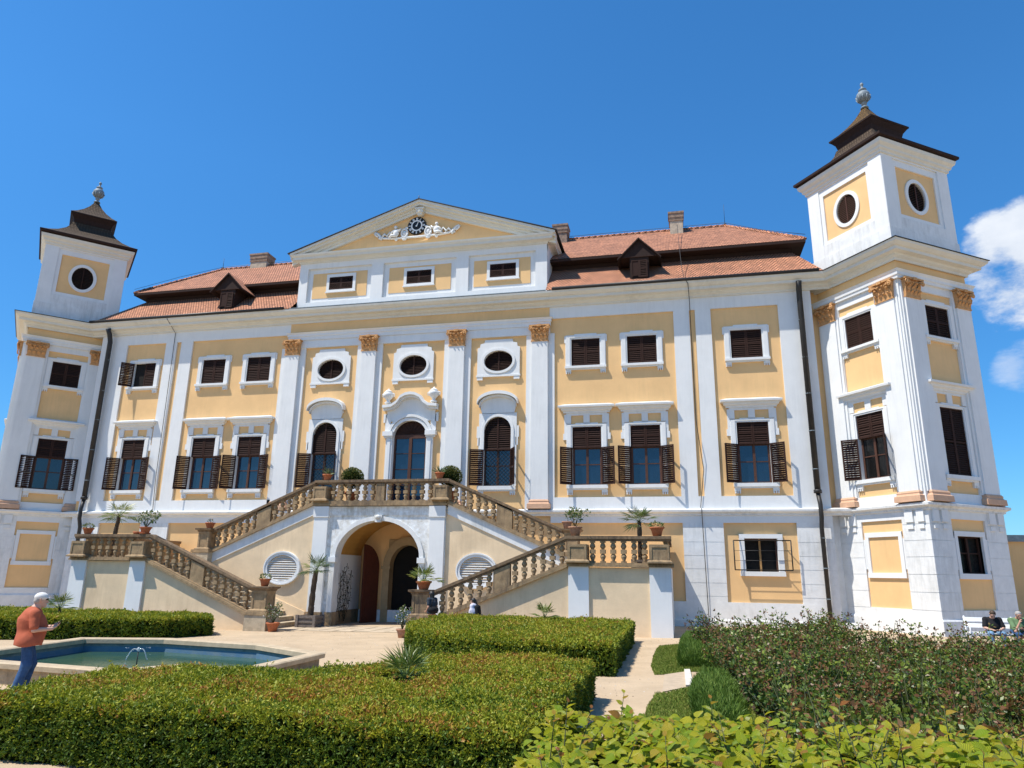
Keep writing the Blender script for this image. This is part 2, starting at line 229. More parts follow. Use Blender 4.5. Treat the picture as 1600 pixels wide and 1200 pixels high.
# ------------------------------------------------------------------ mesh helpers
class MB:
    def __init__(s, M=None): s.v = []; s.f = []; s.m = []; s.sm = []; s.mats = []; s.M = M
    def _mi(s, m):
        if m not in s.mats: s.mats.append(m)
        return s.mats.index(m)
    def add(s, vs, fs, m, smooth=False):
        o = len(s.v)
        if s.M is not None: vs = [s.M @ Vector(v) for v in vs]
        s.v += [tuple(v) for v in vs]; k = s._mi(m)
        for f in fs: s.f.append([i+o for i in f]); s.m.append(k); s.sm.append(smooth)
        return s
    def box(s, x0, x1, y0, y1, z0, z1, m):
        vs = [(x, y, z) for z in (z0, z1) for y in (y0, y1) for x in (x0, x1)]
        return s.add(vs, [(0, 2, 3, 1), (4, 5, 7, 6), (0, 1, 5, 4), (2, 6, 7, 3), (0, 4, 6, 2), (1, 3, 7, 5)], m)
    def frustum(s, cx, cy, z0, z1, hx0, hy0, hx1, hy1, m):
        vs = [(cx+a*hx0, cy+b*hy0, z0) for a, b in ((-1, -1), (1, -1), (1, 1), (-1, 1))] + [(cx+a*hx1, cy+b*hy1, z1) for a, b in ((-1, -1), (1, -1), (1, 1), (-1, 1))]
        return s.add(vs, [(3, 2, 1, 0), (4, 5, 6, 7), (0, 1, 5, 4), (1, 2, 6, 5), (2, 3, 7, 6), (3, 0, 4, 7)], m)
    def prism(s, poly, y0, y1, m, axis='y'):
        """polygon given in (x,z) pushed from y0 to y1, or in (x,y) pushed from z=y0 to y1 when axis is z"""
        n = len(poly)
        if axis == 'y': vs = [(a, y0, b) for a, b in poly] + [(a, y1, b) for a, b in poly]
        else: vs = [(a, b, y0) for a, b in poly] + [(a, b, y1) for a, b in poly]
        fs = [list(range(n)), list(range(2*n-1, n-1, -1))] + [(i, i+n, (i+1) % n+n, (i+1) % n) for i in range(n)]
        return s.add(vs, fs, m)
    def lathe(s, prof, c, m, seg=20, smooth=True):
        vs = []; fs = []; n = len(prof)
        for i in range(seg):
            a = 2*PI*i/seg
            for r, z in prof: vs.append((c[0]+r*math.cos(a), c[1]+r*math.sin(a), c[2]+z))
        for i in range(seg):
            j = (i+1) % seg
            for k in range(n-1): fs.append((i*n+k, j*n+k, j*n+k+1, i*n+k+1))
        fs.append([i*n for i in range(seg)][::-1]); fs.append([i*n+n-1 for i in range(seg)])
        return s.add(vs, fs, m, smooth)
    def tube(s, pts, rad, m, seg=6, smooth=True):
        pts = [Vector(p) for p in pts]; n = len(pts); rr = rad if isinstance(rad, (list, tuple)) else [rad]*n
        vs = []; fs = []
        for i, p in enumerate(pts):
            d = (pts[min(i+1, n-1)]-pts[max(i-1, 0)]).normalized()
            a = d.orthogonal().normalized() if i == 0 else (a - d*a.dot(d)).normalized()
            b = d.cross(a)
            for k in range(seg): t = 2*PI*k/seg; vs.append(p + (a*math.cos(t)+b*math.sin(t))*rr[i])
        for i in range(n-1):
            for k in range(seg): fs.append((i*seg+k, i*seg+(k+1) % seg, (i+1)*seg+(k+1) % seg, (i+1)*seg+k))
        fs.append(list(range(seg))[::-1]); fs.append([(n-1)*seg+k for k in range(seg)])
        return s.add(vs, fs, m, smooth)
    def ball(s, c, r, m, seg=12, rings=8, smooth=True):
        rx, ry, rz = r if isinstance(r, tuple) else (r, r, r)
        vs = [(c[0], c[1], c[2]+rz)]; fs = []
        for i in range(1, rings):
            t = PI*i/rings
            for k in range(seg): a = 2*PI*k/seg; vs.append((c[0]+rx*math.sin(t)*math.cos(a), c[1]+ry*math.sin(t)*math.sin(a), c[2]+rz*math.cos(t)))
        vs.append((c[0], c[1], c[2]-rz)); e = len(vs)-1
        for k in range(seg):
            fs.append((0, 1+k, 1+(k+1) % seg)); fs.append((e, 1+(rings-2)*seg+(k+1) % seg, 1+(rings-2)*seg+k))
            for i in range(rings-2): fs.append((1+i*seg+k, 1+(i+1)*seg+k, 1+(i+1)*seg+(k+1) % seg, 1+i*seg+(k+1) % seg))
        return s.add(vs, fs, m, smooth)
    def sweep(s, path, prof, m, closed=False, cap=True):
        """mitred moulding: path of (x,y) with the outside on the right-hand side, profile of (offset, z)"""
        P = [Vector(p) for p in path]; n = len(P); vs = []; fs = []; k = len(prof)
        def nrm(a, b): d = (b-a).normalized(); return Vector((d.y, -d.x))
        for i in range(n):
            if closed or 0 < i < n-1:
                n1 = nrm(P[i-1], P[i]); n2 = nrm(P[i], P[(i+1) % n]); mm = (n1+n2); mm = mm/(1+n1.dot(n2))
            else: mm = nrm(P[0], P[1]) if i == 0 else nrm(P[-2], P[-1])
            for o, z in prof: q = P[i]+mm*o; vs.append((q.x, q.y, z))
        for i in range(n if closed else n-1):
            j = (i+1) % n
            for t in range(k-1): fs.append((i*k+t, j*k+t, j*k+t+1, i*k+t+1))
        if cap and not closed: fs.append(list(range(k))); fs.append([(n-1)*k+t for t in range(k)][::-1])
        return s.add(vs, fs, m)
    def mesh(s, name):
        me = bpy.data.meshes.new(name); me.from_pydata(s.v, [], s.f)
        for m in s.mats: me.materials.append(MT[m])
        me.polygons.foreach_set('material_index', s.m); me.polygons.foreach_set('use_smooth', s.sm); me.update(); return me
    def build(s, name, parent=None, loc=(0, 0, 0), rz=0):
        return link(name, s.mesh(name), parent, loc, rz)
def link(name, data, parent=None, loc=(0, 0, 0), rz=0):
    o = bpy.data.objects.new(name, data); COL.objects.link(o); o.location = loc; o.rotation_euler = (0, 0, rz)
    if parent is not None: o.parent = parent
    return o
def tag(o, label=None, cat=None, group=None, kind=None):
    if label: o['label'] = label
    if cat: o['category'] = cat
    if group: o['group'] = group
    if kind: o['kind'] = kind
    return o
def empty(name, loc, label, cat, rz=0, group=None):
    o = link(name, None, None, loc, rz); o.empty_display_size = .2; return tag(o, label, cat, group)
def copy_tree(o, parent, loc=None, rz=None):
    c = o.copy(); COL.objects.link(c); c.parent = parent
    if loc is not None: c.location = loc
    if rz is not None: c.rotation_euler = (0, 0, rz)
    for ch in list(o.children): copy_tree(ch, c)
    return c
def arc(cx, w, z0, rise, n=16, a0=PI, a1=0.0):
    return [(cx+w*math.cos(a0+(a1-a0)*i/n), z0+rise*math.sin(a0+(a1-a0)*i/n)) for i in range(n+1)]
def arch_wall(mb, x0, x1, z0, z1, cx, w, zs, rise, y0, y1, m, mr=None, n=18):
    """wall piece with an arched opening standing on z0; front face y0, reveal to y1"""
    A = arc(cx, w, zs, rise, n); mr = mr or m
    mb.add([(x0, y0, z0), (cx-w, y0, z0), (cx-w, y0, z1), (x0, y0, z1)], [(0, 1, 2, 3)], m)
    mb.add([(cx+w, y0, z0), (x1, y0, z0), (x1, y0, z1), (cx+w, y0, z1)], [(0, 1, 2, 3)], m)
    for (a, b), (c, d) in zip(A, A[1:]):
        mb.add([(a, y0, b), (c, y0, d), (c, y0, z1), (a, y0, z1)], [(0, 1, 2, 3)], m)
    path = [(cx-w, z0)] + A + [(cx+w, z0)]
    for (a, b), (c, d) in zip(path, path[1:]): mb.add([(a, y0, b), (a, y1, b), (c, y1, d), (c, y0, d)], [(0, 1, 2, 3)], mr)
    mb.box(x0, cx-w-.001, y0+.002, y1, z0, z1, m); mb.box(cx+w+.001, x1, y0+.002, y1, z0, z1, m)
    mb.add([(x0, y0, z1), (x1, y0, z1), (x1, y1, z1), (x0, y1, z1)], [(0, 1, 2, 3)], m)
def arch_band(mb, cx, w, zs, rise, tw, tz, y0, y1, m, n=18):
    """raised ring round an arch"""
    A = arc(cx, w, zs, rise, n); B = arc(cx, w+tw, zs, rise+tz, n)
    for i in range(n):
        a, b, c, d = A[i], A[i+1], B[i+1], B[i]
        vs = [(p[0], y0, p[1]) for p in (a, b, c, d)] + [(p[0], y1, p[1]) for p in (a, b, c, d)]
        mb.add(vs, [(0, 1, 2, 3), (0, 4, 5, 1), (3, 2, 6, 7), (1, 5, 6, 2), (0, 3, 7, 4)], m)
def oval_plate(mb, outline, cx, cz, rx, rz, y0, y1, m, n=40):
    """flat plate with outline sampled radially and an oval hole"""
    poly = outline
    def hit(a):
        d = (math.cos(a), math.sin(a)); best = None
        for (x1, z1), (x2, z2) in zip(poly, poly[1:]+poly[:1]):
            x1 -= cx; x2 -= cx; z1 -= cz; z2 -= cz; ex, ez = x2-x1, z2-z1; den = d[0]*ez-d[1]*ex
            if abs(den) < 1e-9: continue
            t = (x1*ez-z1*ex)/den; u = (x1*d[1]-z1*d[0])/den
            if t > 0 and -1e-6 <= u <= 1+1e-6: best = t if best is None else max(best, t)
        return (cx+d[0]*best, cz+d[1]*best)
    angs = sorted(set([round(2*PI*i/n, 6) for i in range(n)] + [round(math.atan2(z-cz, x-cx) % (2*PI), 6) for x, z in poly]))
    I = [(cx+rx*math.cos(a), cz+rz*math.sin(a)) for a in angs]; O = [hit(a) for a in angs]; k = len(angs)
    vs = [(p[0], y0, p[1]) for p in I] + [(p[0], y0, p[1]) for p in O] + [(p[0], y1, p[1]) for p in I] + [(p[0], y1, p[1]) for p in O]
    fs = []
    for i in range(k):
        j = (i+1) % k; fs += [(i, k+i, k+j, j), (i, j, 2*k+j, 2*k+i), (k+i, 3*k+i, 3*k+j, k+j)]
    mb.add(vs, fs, m)
def oval_ring(mb, cx, cz, rx, rz, t, y0, y1, m, n=32):
    o = [(cx+(rx+t)*math.cos(2*PI*i/n), cz+(rz+t)*math.sin(2*PI*i/n)) for i in range(n)]
    oval_plate(mb, o, cx, cz, rx, rz, y0, y1, m, n)
def holed_wall(mb, x0, x1, z0, z1, holes, y, m):
    xs = sorted({x0, x1, *[h[0] for h in holes], *[h[1] for h in holes]}); zs = sorted({z0, z1, *[h[2] for h in holes], *[h[3] for h in holes]})
    for a, b in zip(xs, xs[1:]):
        for c, d in zip(zs, zs[1:]):
            mx_, mz_ = (a+b)/2, (c+d)/2
            if x0 <= mx_ <= x1 and z0 <= mz_ <= z1 and not any(h[0] < mx_ < h[1] and h[2] < mz_ < h[3] for h in holes):
                mb.add([(a, y, c), (b, y, c), (b, y, d), (a, y, d)], [(0, 1, 2, 3)], m)
# ================================================================== the palace (one thing: walls, towers, roofs, windows)
palace = empty('palace', (0, 0, 0), 'yellow and white baroque palace with corner towers and red tiled roof', 'palace')
def part(mb, name, parent=None, loc=(0, 0, 0), rz=0, label=None): return tag(mb.build(name, parent or palace, loc, rz), label)

# ---- window kit, built once at the origin (x along the wall, y into it, z up), then copied
def leaf_bm(wd, ht, n, sx=1, m='wood'):
    """louvred shutter leaf, hinge along x=0"""
    b = MB(Matrix.Scale(sx, 4, (1, 0, 0))); t = .055
    b.box(0, t, -.02, .02, 0, ht, m); b.box(wd-t, wd, -.02, .02, 0, ht, m); b.box(t, wd-t, -.019, .019, 0, t, m); b.box(t, wd-t, -.019, .019, ht-t, ht, m); b.box(t, wd-t, -.018, .018, ht*.5-.03, ht*.5+.03, m)
    p = (ht-2*t)/n
    for i in range(n):
        z = t + p*(i+.5)
        if abs(z-ht*.5) < .05: continue
        h = p*.36; d = .017
        b.add([(t, -d, z-h), (wd-t, -d, z-h), (wd-t, d, z+h), (t, d, z+h), (t, -d, z-h-.008), (wd-t, -d, z-h-.008), (wd-t, d, z+h-.008), (t, d, z+h-.008)], [(0, 1, 2, 3), (4, 7, 6, 5), (0, 4, 5, 1), (3, 2, 6, 7)], m)
    return b
LEAF_LOW = leaf_bm(.60, 1.56, 17).mesh('shutter'); LEAF_TOP = leaf_bm(.60, .90, 9).mesh('shutter'); LEAF_UP = leaf_bm(.61, 1.20, 13).mesh('shutter')
LEAF_FULL = leaf_bm(.61, 2.46, 30).mesh('shutter'); LEAF_ATTIC = leaf_bm(.62, .64, 9).mesh('shutter')
def sill_bm(hw, z1, z0, drop):
    b = MB(); b.box(-hw, hw, -.16, .02, z0+.06, z1, 'white'); b.box(-hw+.03, hw-.03, -.11, .02, z0, z0+.06, 'white')
    for s in (-1, 1):
        x = s*(hw-.14); b.box(x-.12, x+.12, -.09, .02, z0-drop*.55, z0, 'white')
        for k in (-1, 0, 1): b.box(x+k*.085-.024, x+k*.085+.024, -.085, .02, z0-drop, z0-drop*.55, 'white')
    return b
def surround_bm(hw, z0, z1, ow, oz, ear=.05, jamb=.22, m='white'):
    b = MB()
    b.box(-ow, -hw, -.06, .03, z0, z1, m); b.box(hw, ow, -.06, .03, z0, z1, m); b.box(-ow, ow, -.06, .03, z1, oz, m)
    if ear:
        for s in (-1, 1): b.box(min(s*ow, s*(ow+ear)), max(s*ow, s*(ow+ear)), -.055, .03, z1-.16, oz-.03, m)
        b.box(-ow*.55, ow*.55, -.055, .03, oz, oz+.05, m)
    b.box(-ow+.03, -hw-.06, -.085, -.06, z0, z1+.06, m); b.box(hw+.06, ow-.03, -.085, -.06, z0, z1+.06, m); b.box(-ow+.03, ow-.03, -.084, -.06, z1+.06, oz-.03, m)
    b.box(-hw-.03, -hw, .03, jamb, z0, z1, m); b.box(hw, hw+.03, .03, jamb, z0, z1, m); b.box(-hw-.03, hw+.03, .03, jamb, z1, z1+.03, m); b.box(-hw-.03, hw+.03, .03, jamb, z0-.03, z0, m)
    return b
def casement_bm(hw, z0, z1, m='sash', cross=.55):
    b = MB(); y0, y1 = .10, .15
    b.box(-hw, -hw+.07, y0, y1, z0, z1, m); b.box(hw-.07, hw, y0, y1, z0, z1, m); b.box(-hw, hw, y0+.002, y1, z1-.06, z1, m); b.box(-hw, hw, y0+.002, y1, z0, z0+.07, m); b.box(-.05, .05, y0-.01, y1, z0, z1, m)
    b.box(-hw, hw, y0+.008, y1, z0+(z1-z0)*cross-.02, z0+(z1-z0)*cross+.02, m); return b
def pane_bm(hw, z0, z1, m='pane', y=.135): return MB().add([(-hw, y, z0), (hw, y, z0), (hw, y, z1), (-hw, y, z1)], [(0, 1, 2, 3)], m)
MIRROR = {LEAF_LOW: leaf_bm(.60, 1.56, 17, -1).mesh('shutter'), LEAF_TOP: leaf_bm(.60, .90, 9, -1).mesh('shutter'), LEAF_UP: leaf_bm(.61, 1.20, 13, -1).mesh('shutter'), LEAF_FULL: leaf_bm(.61, 2.46, 30, -1).mesh('shutter'), LEAF_ATTIC: leaf_bm(.62, .64, 9, -1).mesh('shutter')}
def shutter(data, parent, x, y, z, rz):
    if x > 0 and data in MIRROR: data = MIRROR[data]; rz -= PI      # the right-hand leaf is the mirror image
    return link('shutter', data, parent, (x, y, z), rz)

def main_window(parent, loc, rz=0, mode='open', ang=(33, 33), pane='pane', name='window'):
    """first-floor window: moulded surround, frieze, hood, sill, shutters"""
    w_ = surround_bm(.61, 5.42, 7.90, .86, 8.02).build(name, parent, loc, rz)
    h = MB()
    for a, b in ((-.87, -.66), (-.13, .13), (.66, .87)): h.box(a, b, -.055, .03, 8.05, 8.50, 'white')
    h.box(-.87, .87, -.05, .03, 8.40, 8.50, 'white')
    for s in (-1, 1): h.box(s*.93-.07, s*.93+.07, -.05, .03, 7.35, 7.62, 'white'); h.box(s*.90-.05, s*.90+.05, -.05, .03, 7.62, 8.45, 'white')
    h.sweep([(-.93, .0), (-.93, -.04), (.93, -.04), (.93, .0)], [(0, 8.50), (.05, 8.50), (.06, 8.56), (.14, 8.62), (.16, 8.70), (.26, 8.72), (.27, 8.80), (.0, 8.90)], 'white')
    h.box(-.93, .93, -.04, .03, 8.5, 8.88, 'white')
    h.build('hood', w_); sill_bm(.86, 5.44, 5.24, .20).build('sill', w_)
    if mode == 'closed':
        MB().box(-.62, .62, .06, .10, 5.42, 7.9, 'void').build('pane', w_)  # black panel, not glass: painted darkness of the room behind
        shutter(LEAF_FULL, w_, -.61, .0, 5.44, 0); shutter(LEAF_FULL, w_, .61, .003, 5.44, PI)
    else:
        shutter(LEAF_TOP, w_, -.605, -.0, 7.0, 0); shutter(LEAF_TOP, w_, .605, .003, 7.0, PI)
        c = casement_bm(.60, 5.44, 7.02); c.box(-.61, .61, .06, .15, 7.0, 7.9, 'void'); c.build('casement', w_); pane_bm(.6, 5.44, 7.02, pane).build('pane', w_)
        shutter(LEAF_LOW, w_, -.61, -.07, 5.45, PI + R(ang[0])); shutter(LEAF_LOW, w_, .61, -.07, 5.45, -R(ang[1]))
    return w_
def upper_window(parent, loc, rz=0, half=False):
    w_ = surround_bm(.62, 10.60, 11.82, .88, 12.0).build('window', parent, loc, rz)
    sill_bm(.89, 10.58, 10.42, .17).build('sill', w_)
    MB().box(-.63, .63, .07, .12, 10.58, 11.84, 'void').build('pane', w_)  # black panel in place of glass, standing for the dark room
    if half: shutter(LEAF_UP, w_, -.62, -.06, 10.61, PI + R(48))
    else: shutter(LEAF_UP, w_, -.615, .0, 10.61, 0)
    shutter(LEAF_UP, w_, .615, .003, 10.61, PI); return w_

# ---- main front: recessed yellow fields, white lesenes, rusticated ground floor
wx = [7.93, 10.36, 14.6, -7.93, -10.38, -14.28]
ux = [7.92, 10.33, 14.6, -7.90, -10.36, -14.30]
holes = [(x-.64, x+.64, 5.38, 7.93) for x in wx] + [(x-.65, x+.65, 10.56, 11.85) for x in ux]
holes += [(x-.66, x+.66, 10.50, 11.50) for x in (-4.08, .02, 4.03)] + [(x-.62, x+.62, 5.38, 8.5) for x in (-4.1, 4.06)] + [(-.74, .80, 4.45, 8.45)]
b = MB()
holed_wall(b, -17.07, 17.25, 4.2, 13.4, holes, .08, 'yellow')
b.box(-17.6, 18.3, .6, .7, 4.4, 13.5, 'yellow'); b.box(-17.6, 18.3, .6, .7, -.5, 4.4, 'white_worn')                # wall set back beside the towers
part(b, 'main_wall')
b = MB(); b.box(-17.0, 17.2, .75, 10.9, -.5, 13.9, 'void'); part(b, 'inner_wall')  # unseen black box filling the body, added to block light
b = MB()
for x0, x1 in ((11.7, 12.36), (12.6, 13.24), (15.94, 17.25), (-12.36, -11.7), (-13.24, -12.62), (-17.07, -15.5)): b.box(x0, x1, 0, .1, 4.94, 12.83, 'white')
b.box(17.20, 17.25, .1, .6, -.5, 13.4, 'white'); b.box(-17.07, -17.02, .1, .6, -.5, 13.4, 'white')
for x0, x1 in ((6.32, 17.25), (-17.07, -6.32)): b.box(x0, x1, 0, .1, 12.83, 13.45, 'white'); b.box(x0+.24, x1, 0, .1, 4.40, 4.94, 'white')
# centre bay: architrave, lesenes behind the pilasters
b.box(-6.36, 6.36, -.03, .1, 12.12, 12.55, 'white'); b.sweep([(-6.36, .02), (-6.36, -.04), (6.36, -.04), (6.36, .02)], [(0, 12.50), (.03, 12.50), (.04, 12.68), (.07, 12.69), (.08, 12.80), (.14, 12.87), (0, 12.88)], 'white')
PX = (-6.09, -2.16, 2.11, 5.92)
for x in PX: b.box(x-.62, x+.64, 0, .1, 4.4, 12.15, 'white')
part(b, 'lesenes')
b = MB(); b.box(-6.34, 6.34, -.02, .1, 12.88, 13.42, 'yellow'); part(b, 'frieze')
# ground floor
b = MB(); crs = [.30, .67, 1.14, 1.63, 2.15, 2.65, 3.17, 3.72, 4.24]
for strips, (xa, xb) in ((((11.7, 13.25), (15.95, 17.25)), (6.4, 17.25)), (((-13.2, -11.7), (-17.07, -15.52)), (-17.07, -6.4))):
    b = MB()
    for x0, x1 in strips:
        for z0, z1 in zip(crs, crs[1:]): b.box(x0, x1, 0, .12, z0, z1-.018, 'white_worn')
        b.box(x0+.001, x1-.001, .016, .11, .28, 4.23, 'white_worn')
    b.box(xa, xb, -.004, .12, 3.90, 4.26, 'white'); b.box(xa, xb, -.003, .12, .26, .92, 'white_worn'); part(b, 'rusticated_wall')
b = MB(); holed_wall(b, -17.07, 17.25, -.5, 4.3, [(14.0, 15.22, 2.06, 3.32), (-.6, 1.1, -.5, 3.0)], .09, 'yellow'); part(b, 'ground_floor_wall')
b = MB(); b.sweep([(-17.9, 0), (17.9, 0)], [(0, -.6), (.05, -.6), (.05, .24), (.02, .30), (0, .30)], 'white_worn'); part(b, 'plinth')
b = MB(); b.sweep([(-17.7, 0), (18.0, 0)], [(0, 4.17), (.06, 4.19), (.06, 4.25), (.12, 4.29), (.18, 4.32), (.19, 4.40), (.04, 4.45), (0, 4.46)], 'white_worn'); part(b, 'string_course')
CORN = [(0, 13.36), (.06, 13.36), (.07, 13.44), (.16, 13.50), (.18, 13.56), (.21, 13.58), (.40, 13.60), (.41, 13.72), (.47, 13.74), (.58, 13.84), (.60, 13.93), (0, 13.97)]
b = MB(); b.sweep([(-18.4, 0), (18.4, 0)], CORN, 'cornice'); part(b, 'cornice')
for x0, x1 in ((6.55, 17.55), (-17.45, -6.5)): b = MB(); b.tube([(x0, -.62, 14.0), (x1, -.62, 14.0)], .075, 'gutter', 8); b.box(x0, x1, -.6, -.2, 13.975, 14.03, 'lead'); part(b, 'gutter')
for x in wx: main_window(palace, (x, .08, 0), 0, ang={7.93: (40, 24), 14.6: (30, 33), -14.28: (36, 22), -10.38: (34, 20), -7.93: (34, 20)}.get(x, (33, 33)))
for x in ux: upper_window(palace, (x, .08, 0), 0, half=(x == -14.30))
# windows of the middle bay
for x in (-4.08, .02, 4.03):
    b = MB(); o = [(-.97, 10.34), (.97, 10.34), (.97, 11.62), (.86, 11.66), (.84, 11.82), (.66, 11.86), (.63, 12.0), (-.63, 12.0), (-.66, 11.86), (-.84, 11.82), (-.86, 11.66), (-.97, 11.62)]
    oval_plate(b, o, 0, 11.0, .66, .485, -.07, .03, 'white', 40); oval_ring(b, 0, 11.0, .655, .48, .11, -.12, .2, 'white', 40)
    b.box(-1.0, 1.0, -.10, .03, 10.28, 10.36, 'white')
    for s in (-1, 1): b.box(s*.84-.13, s*.84+.13, -.08, .03, 10.14, 10.28, 'white')
    w_ = b.build('oval_window', palace, (x, .08, 0))
    b = MB(); b.box(-.67, .67, .12, .16, 10.48, 11.52, 'void')
    n = 13
    for i in range(n):
        z = 10.53 + .94*(i+.5)/n; hw = .66*math.sqrt(max(0, 1-((z-11.0)/.485)**2))-.02
        if hw > .08: b.add([(-hw, .02, z-.03), (hw, .02, z-.03), (hw, .07, z+.03), (-hw, .07, z+.03)], [(0, 1, 2, 3)], 'wood'); b.add([(-hw, .03, z-.038), (hw, .03, z-.038), (hw, .08, z+.022), (-hw, .08, z+.022)], [(3, 2, 1, 0)], 'wood')
    b.box(-.03, .03, .01, .05, 10.53, 11.47, 'wood'); b.build('louvre', w_)
for x in (-4.1, 4.06):
    b = MB(); arch_wall(b, -.84, .84, 5.42, 8.62, 0, .60, 7.86, .60, -.06, .22, 'white')
    arch_band(b, 0, .60, 7.86, .60, .12, .12, -.10, -.05, 'white'); b.box(-.72, -.60, -.10, -.05, 5.42, 7.86, 'white'); b.box(.60, .72, -.10, -.05, 5.42, 7.86, 'white')
    for s in (-1, 1): b.box(s*.88-.06, s*.88+.06, -.05, .03, 7.55, 8.05, 'white'); b.box(s*.85-.05, s*.85+.05, -.06, .03, 7.2, 7.55, 'white')
    poly = [(-.72, 8.6), (.72, 8.6), (.80, 8.95)] + arc(0, .85, 8.98, .42, 12, 0, PI)[1:-1] + [(-.80, 8.95)]
    b.prism(poly, -.06, .03, 'white')
    w_ = b.build('arched_window', palace, (x, .08, 0))
    b = MB(); A = arc(0, .90, 8.98, .46, 14); B = arc(0, .90, 9.12, .46, 14)
    for i in range(14):
        a, c, d, e = A[i], A[i+1], B[i+1], B[i]
        vs = [(p[0], -.34, p[1]) for p in (a, c, d, e)] + [(p[0], .03, p[1]+.04) for p in (a, c, d, e)]
        b.add(vs, [(0, 1, 2, 3), (0, 4, 5, 1), (3, 2, 6, 7)], 'white'); vs = [(p[0]*.93, -.20, p[1]-.10) for p in (a, c)] + [(p[0]*.93, -.20, p[1]) for p in (c, a)] + [(p[0]*.93, .03, p[1]-.10) for p in (a, c)]
        b.add(vs, [(0, 1, 2, 3), (0, 4, 5, 1)], 'white')
    for p, q in ((A[0], B[0]), (A[-1], B[-1])): b.add([(p[0], -.34, p[1]), (q[0], -.34, q[1]), (q[0], .03, q[1]+.04), (p[0], .03, p[1]+.04)], [(0, 1, 2, 3)], 'white')
    b.build('hood', w_); sill_bm(.84, 5.44, 5.22, .16).build('sill', w_)
    b = MB(); b.box(-.6, .6, .10, .16, 7.04, 7.86, 'void'); b.prism(arc(0, .6, 7.86, .6, 14), .10, .16, 'void')
    for i in range(14):
        z = 7.10 + i*.094; hw = .57 if z < 7.86 else .57*math.sqrt(max(0, 1-((z-7.86)/.6)**2))
        if hw > .1:
            for k in (-1, 1): b.add([(k*.03, .0, z-.03), (k*hw, .0, z-.03), (k*hw, .04, z+.03), (k*.03, .04, z+.03)], [(0, 1, 2, 3)], 'wood')
    b.box(-.035, .035, -.01, .04, 7.04, 8.42, 'wood'); b.box(-.6, .6, -.012, .04, 7.0, 7.07, 'wood'); b.box(-.6, -.55, -.01, .04, 7.04, 7.9, 'wood'); b.box(.55, .6, -.01, .04, 7.04, 7.9, 'wood'); b.build('upper_shutter', w_)
    casement_bm(.6, 5.44, 7.04).build('casement', w_); pane_bm(.6, 5.44, 7.04, 'pane').build('pane', w_)
    b = MB()
    for i in range(-7, 15):
        for s in (-1, 1):
            x0 = i*.17-.6; p = (x0, 0) ; q = (x0+s*1.58, 1.58)
            t0 = 0; t1 = 1
            if s > 0: t0 = max(0, (-.58-x0)/1.58); t1 = min(1, (.58-x0)/1.58)
            else: t0 = max(0, (x0-.58)/1.58); t1 = min(1, (x0+.58)/1.58)
            if t1-t0 > .05: b.tube([(x0+s*1.58*t0, .055, 5.45+1.58*t0), (x0+s*1.58*t1, .055, 5.45+1.58*t1)], .009, 'iron', 4, False)
    b.build('lattice_grille', w_)
    shutter(LEAF_LOW, w_, -.6, -.09, 5.46, PI+R(18)); shutter(LEAF_LOW, w_, .6, -.09, 5.46, -R(62))
# balcony door
b = MB(); arch_wall(b, -.82, .82, 4.45, 8.75, 0, .77, 7.75, .67, -.03, .25, 'white', n=20)
arch_band(b, 0, .77, 7.75, .67, .14, .14, -.10, -.02, 'white', 20); arch_band(b, 0, .93, 7.75, .83, .13, .12, -.14, -.02, 'white', 20)
for s in (-1, 1):
    b.box(min(s*.80, s*1.10), max(s*.80, s*1.10), -.12, .03, 4.45, 7.70, 'white'); b.box(min(s*.88, s*1.02), max(s*.88, s*1.02), -.16, -.1, 4.45, 7.62, 'white'); b.box(min(s*.76, s*1.24), max(s*.76, s*1.24), -.24, .03, 7.72, 7.92, 'white'); b.box(min(s*.78, s*1.18), max(s*.78, s*1.18), -.18, .03, 7.64, 7.72, 'white')
    b.box(min(s*.95, s*1.2), max(s*.95, s*1.2), -.06, .03, 7.92, 8.7, 'white'); b.box(min(s*1.16, s*1.30), max(s*1.16, s*1.30), -.06, .03, 8.35, 8.75, 'white')
b.prism([(-1.1, 8.4), (1.1, 8.4), (1.15, 8.95), (.7, 9.2), (.4, 9.5), (-.4, 9.5), (-.7, 9.2), (-1.15, 8.95)], -.05, .03, 'white')
dr = b.build('balcony_door', palace, (.03, .08, 0))
b = MB(); cur = [(-1.28, 8.98), (-.86, 9.02), (-.62, 9.18), (-.45, 9.42), (-.22, 9.53), (0, 9.56), (.22, 9.53), (.45, 9.42), (.62, 9.18), (.86, 9.02), (1.28, 8.98)]
for (x0, z0), (x1, z1) in zip(cur, cur[1:]):
    for d, e, f in ((-.36, 0, .13), (-.24, -.10, 0)):
        vs = [(x0, d, z0+e), (x1, d, z1+e), (x1, d, z1+f), (x0, d, z0+f), (x0, .03, z0+e), (x1, .03, z1+e), (x1, .03, z1+f+.03), (x0, .03, z0+f+.03)]
        b.add(vs, [(0, 1, 2, 3), (0, 4, 5, 1), (3, 2, 6, 7), (0, 3, 7, 4), (1, 5, 6, 2)], 'white')
b.build('hood', dr)
b = MB(); b.box(-.77, .77, .10, .16, 7.70, 7.80, 'sash'); b.prism(arc(0, .77, 7.8, .62, 14), .13, .17, 'wood')
for i in range(1, 9):
    a = PI*i/9; b.tube([(0.1*math.cos(a), .12, 7.8+.1*math.sin(a)), (.74*math.cos(a), .12, 7.8+.58*math.sin(a))], .012, 'wood', 4)
for x0, x1 in ((-.77, -.69), (-.07, .07), (.69, .77)): b.box(x0, x1, .08, .15, 4.45, 7.7, 'sash')
for z in (4.5, 5.55, 6.25, 6.95, 7.66): b.box(-.77, .77, .085, .15, z-.035 if z in (4.5, 7.66) else z-.012, z+.035 if z in (4.5, 7.66) else z+.012, 'sash')
b.build('door_frame', dr); pane_bm(.77, 4.45, 7.72).build('pane', dr)
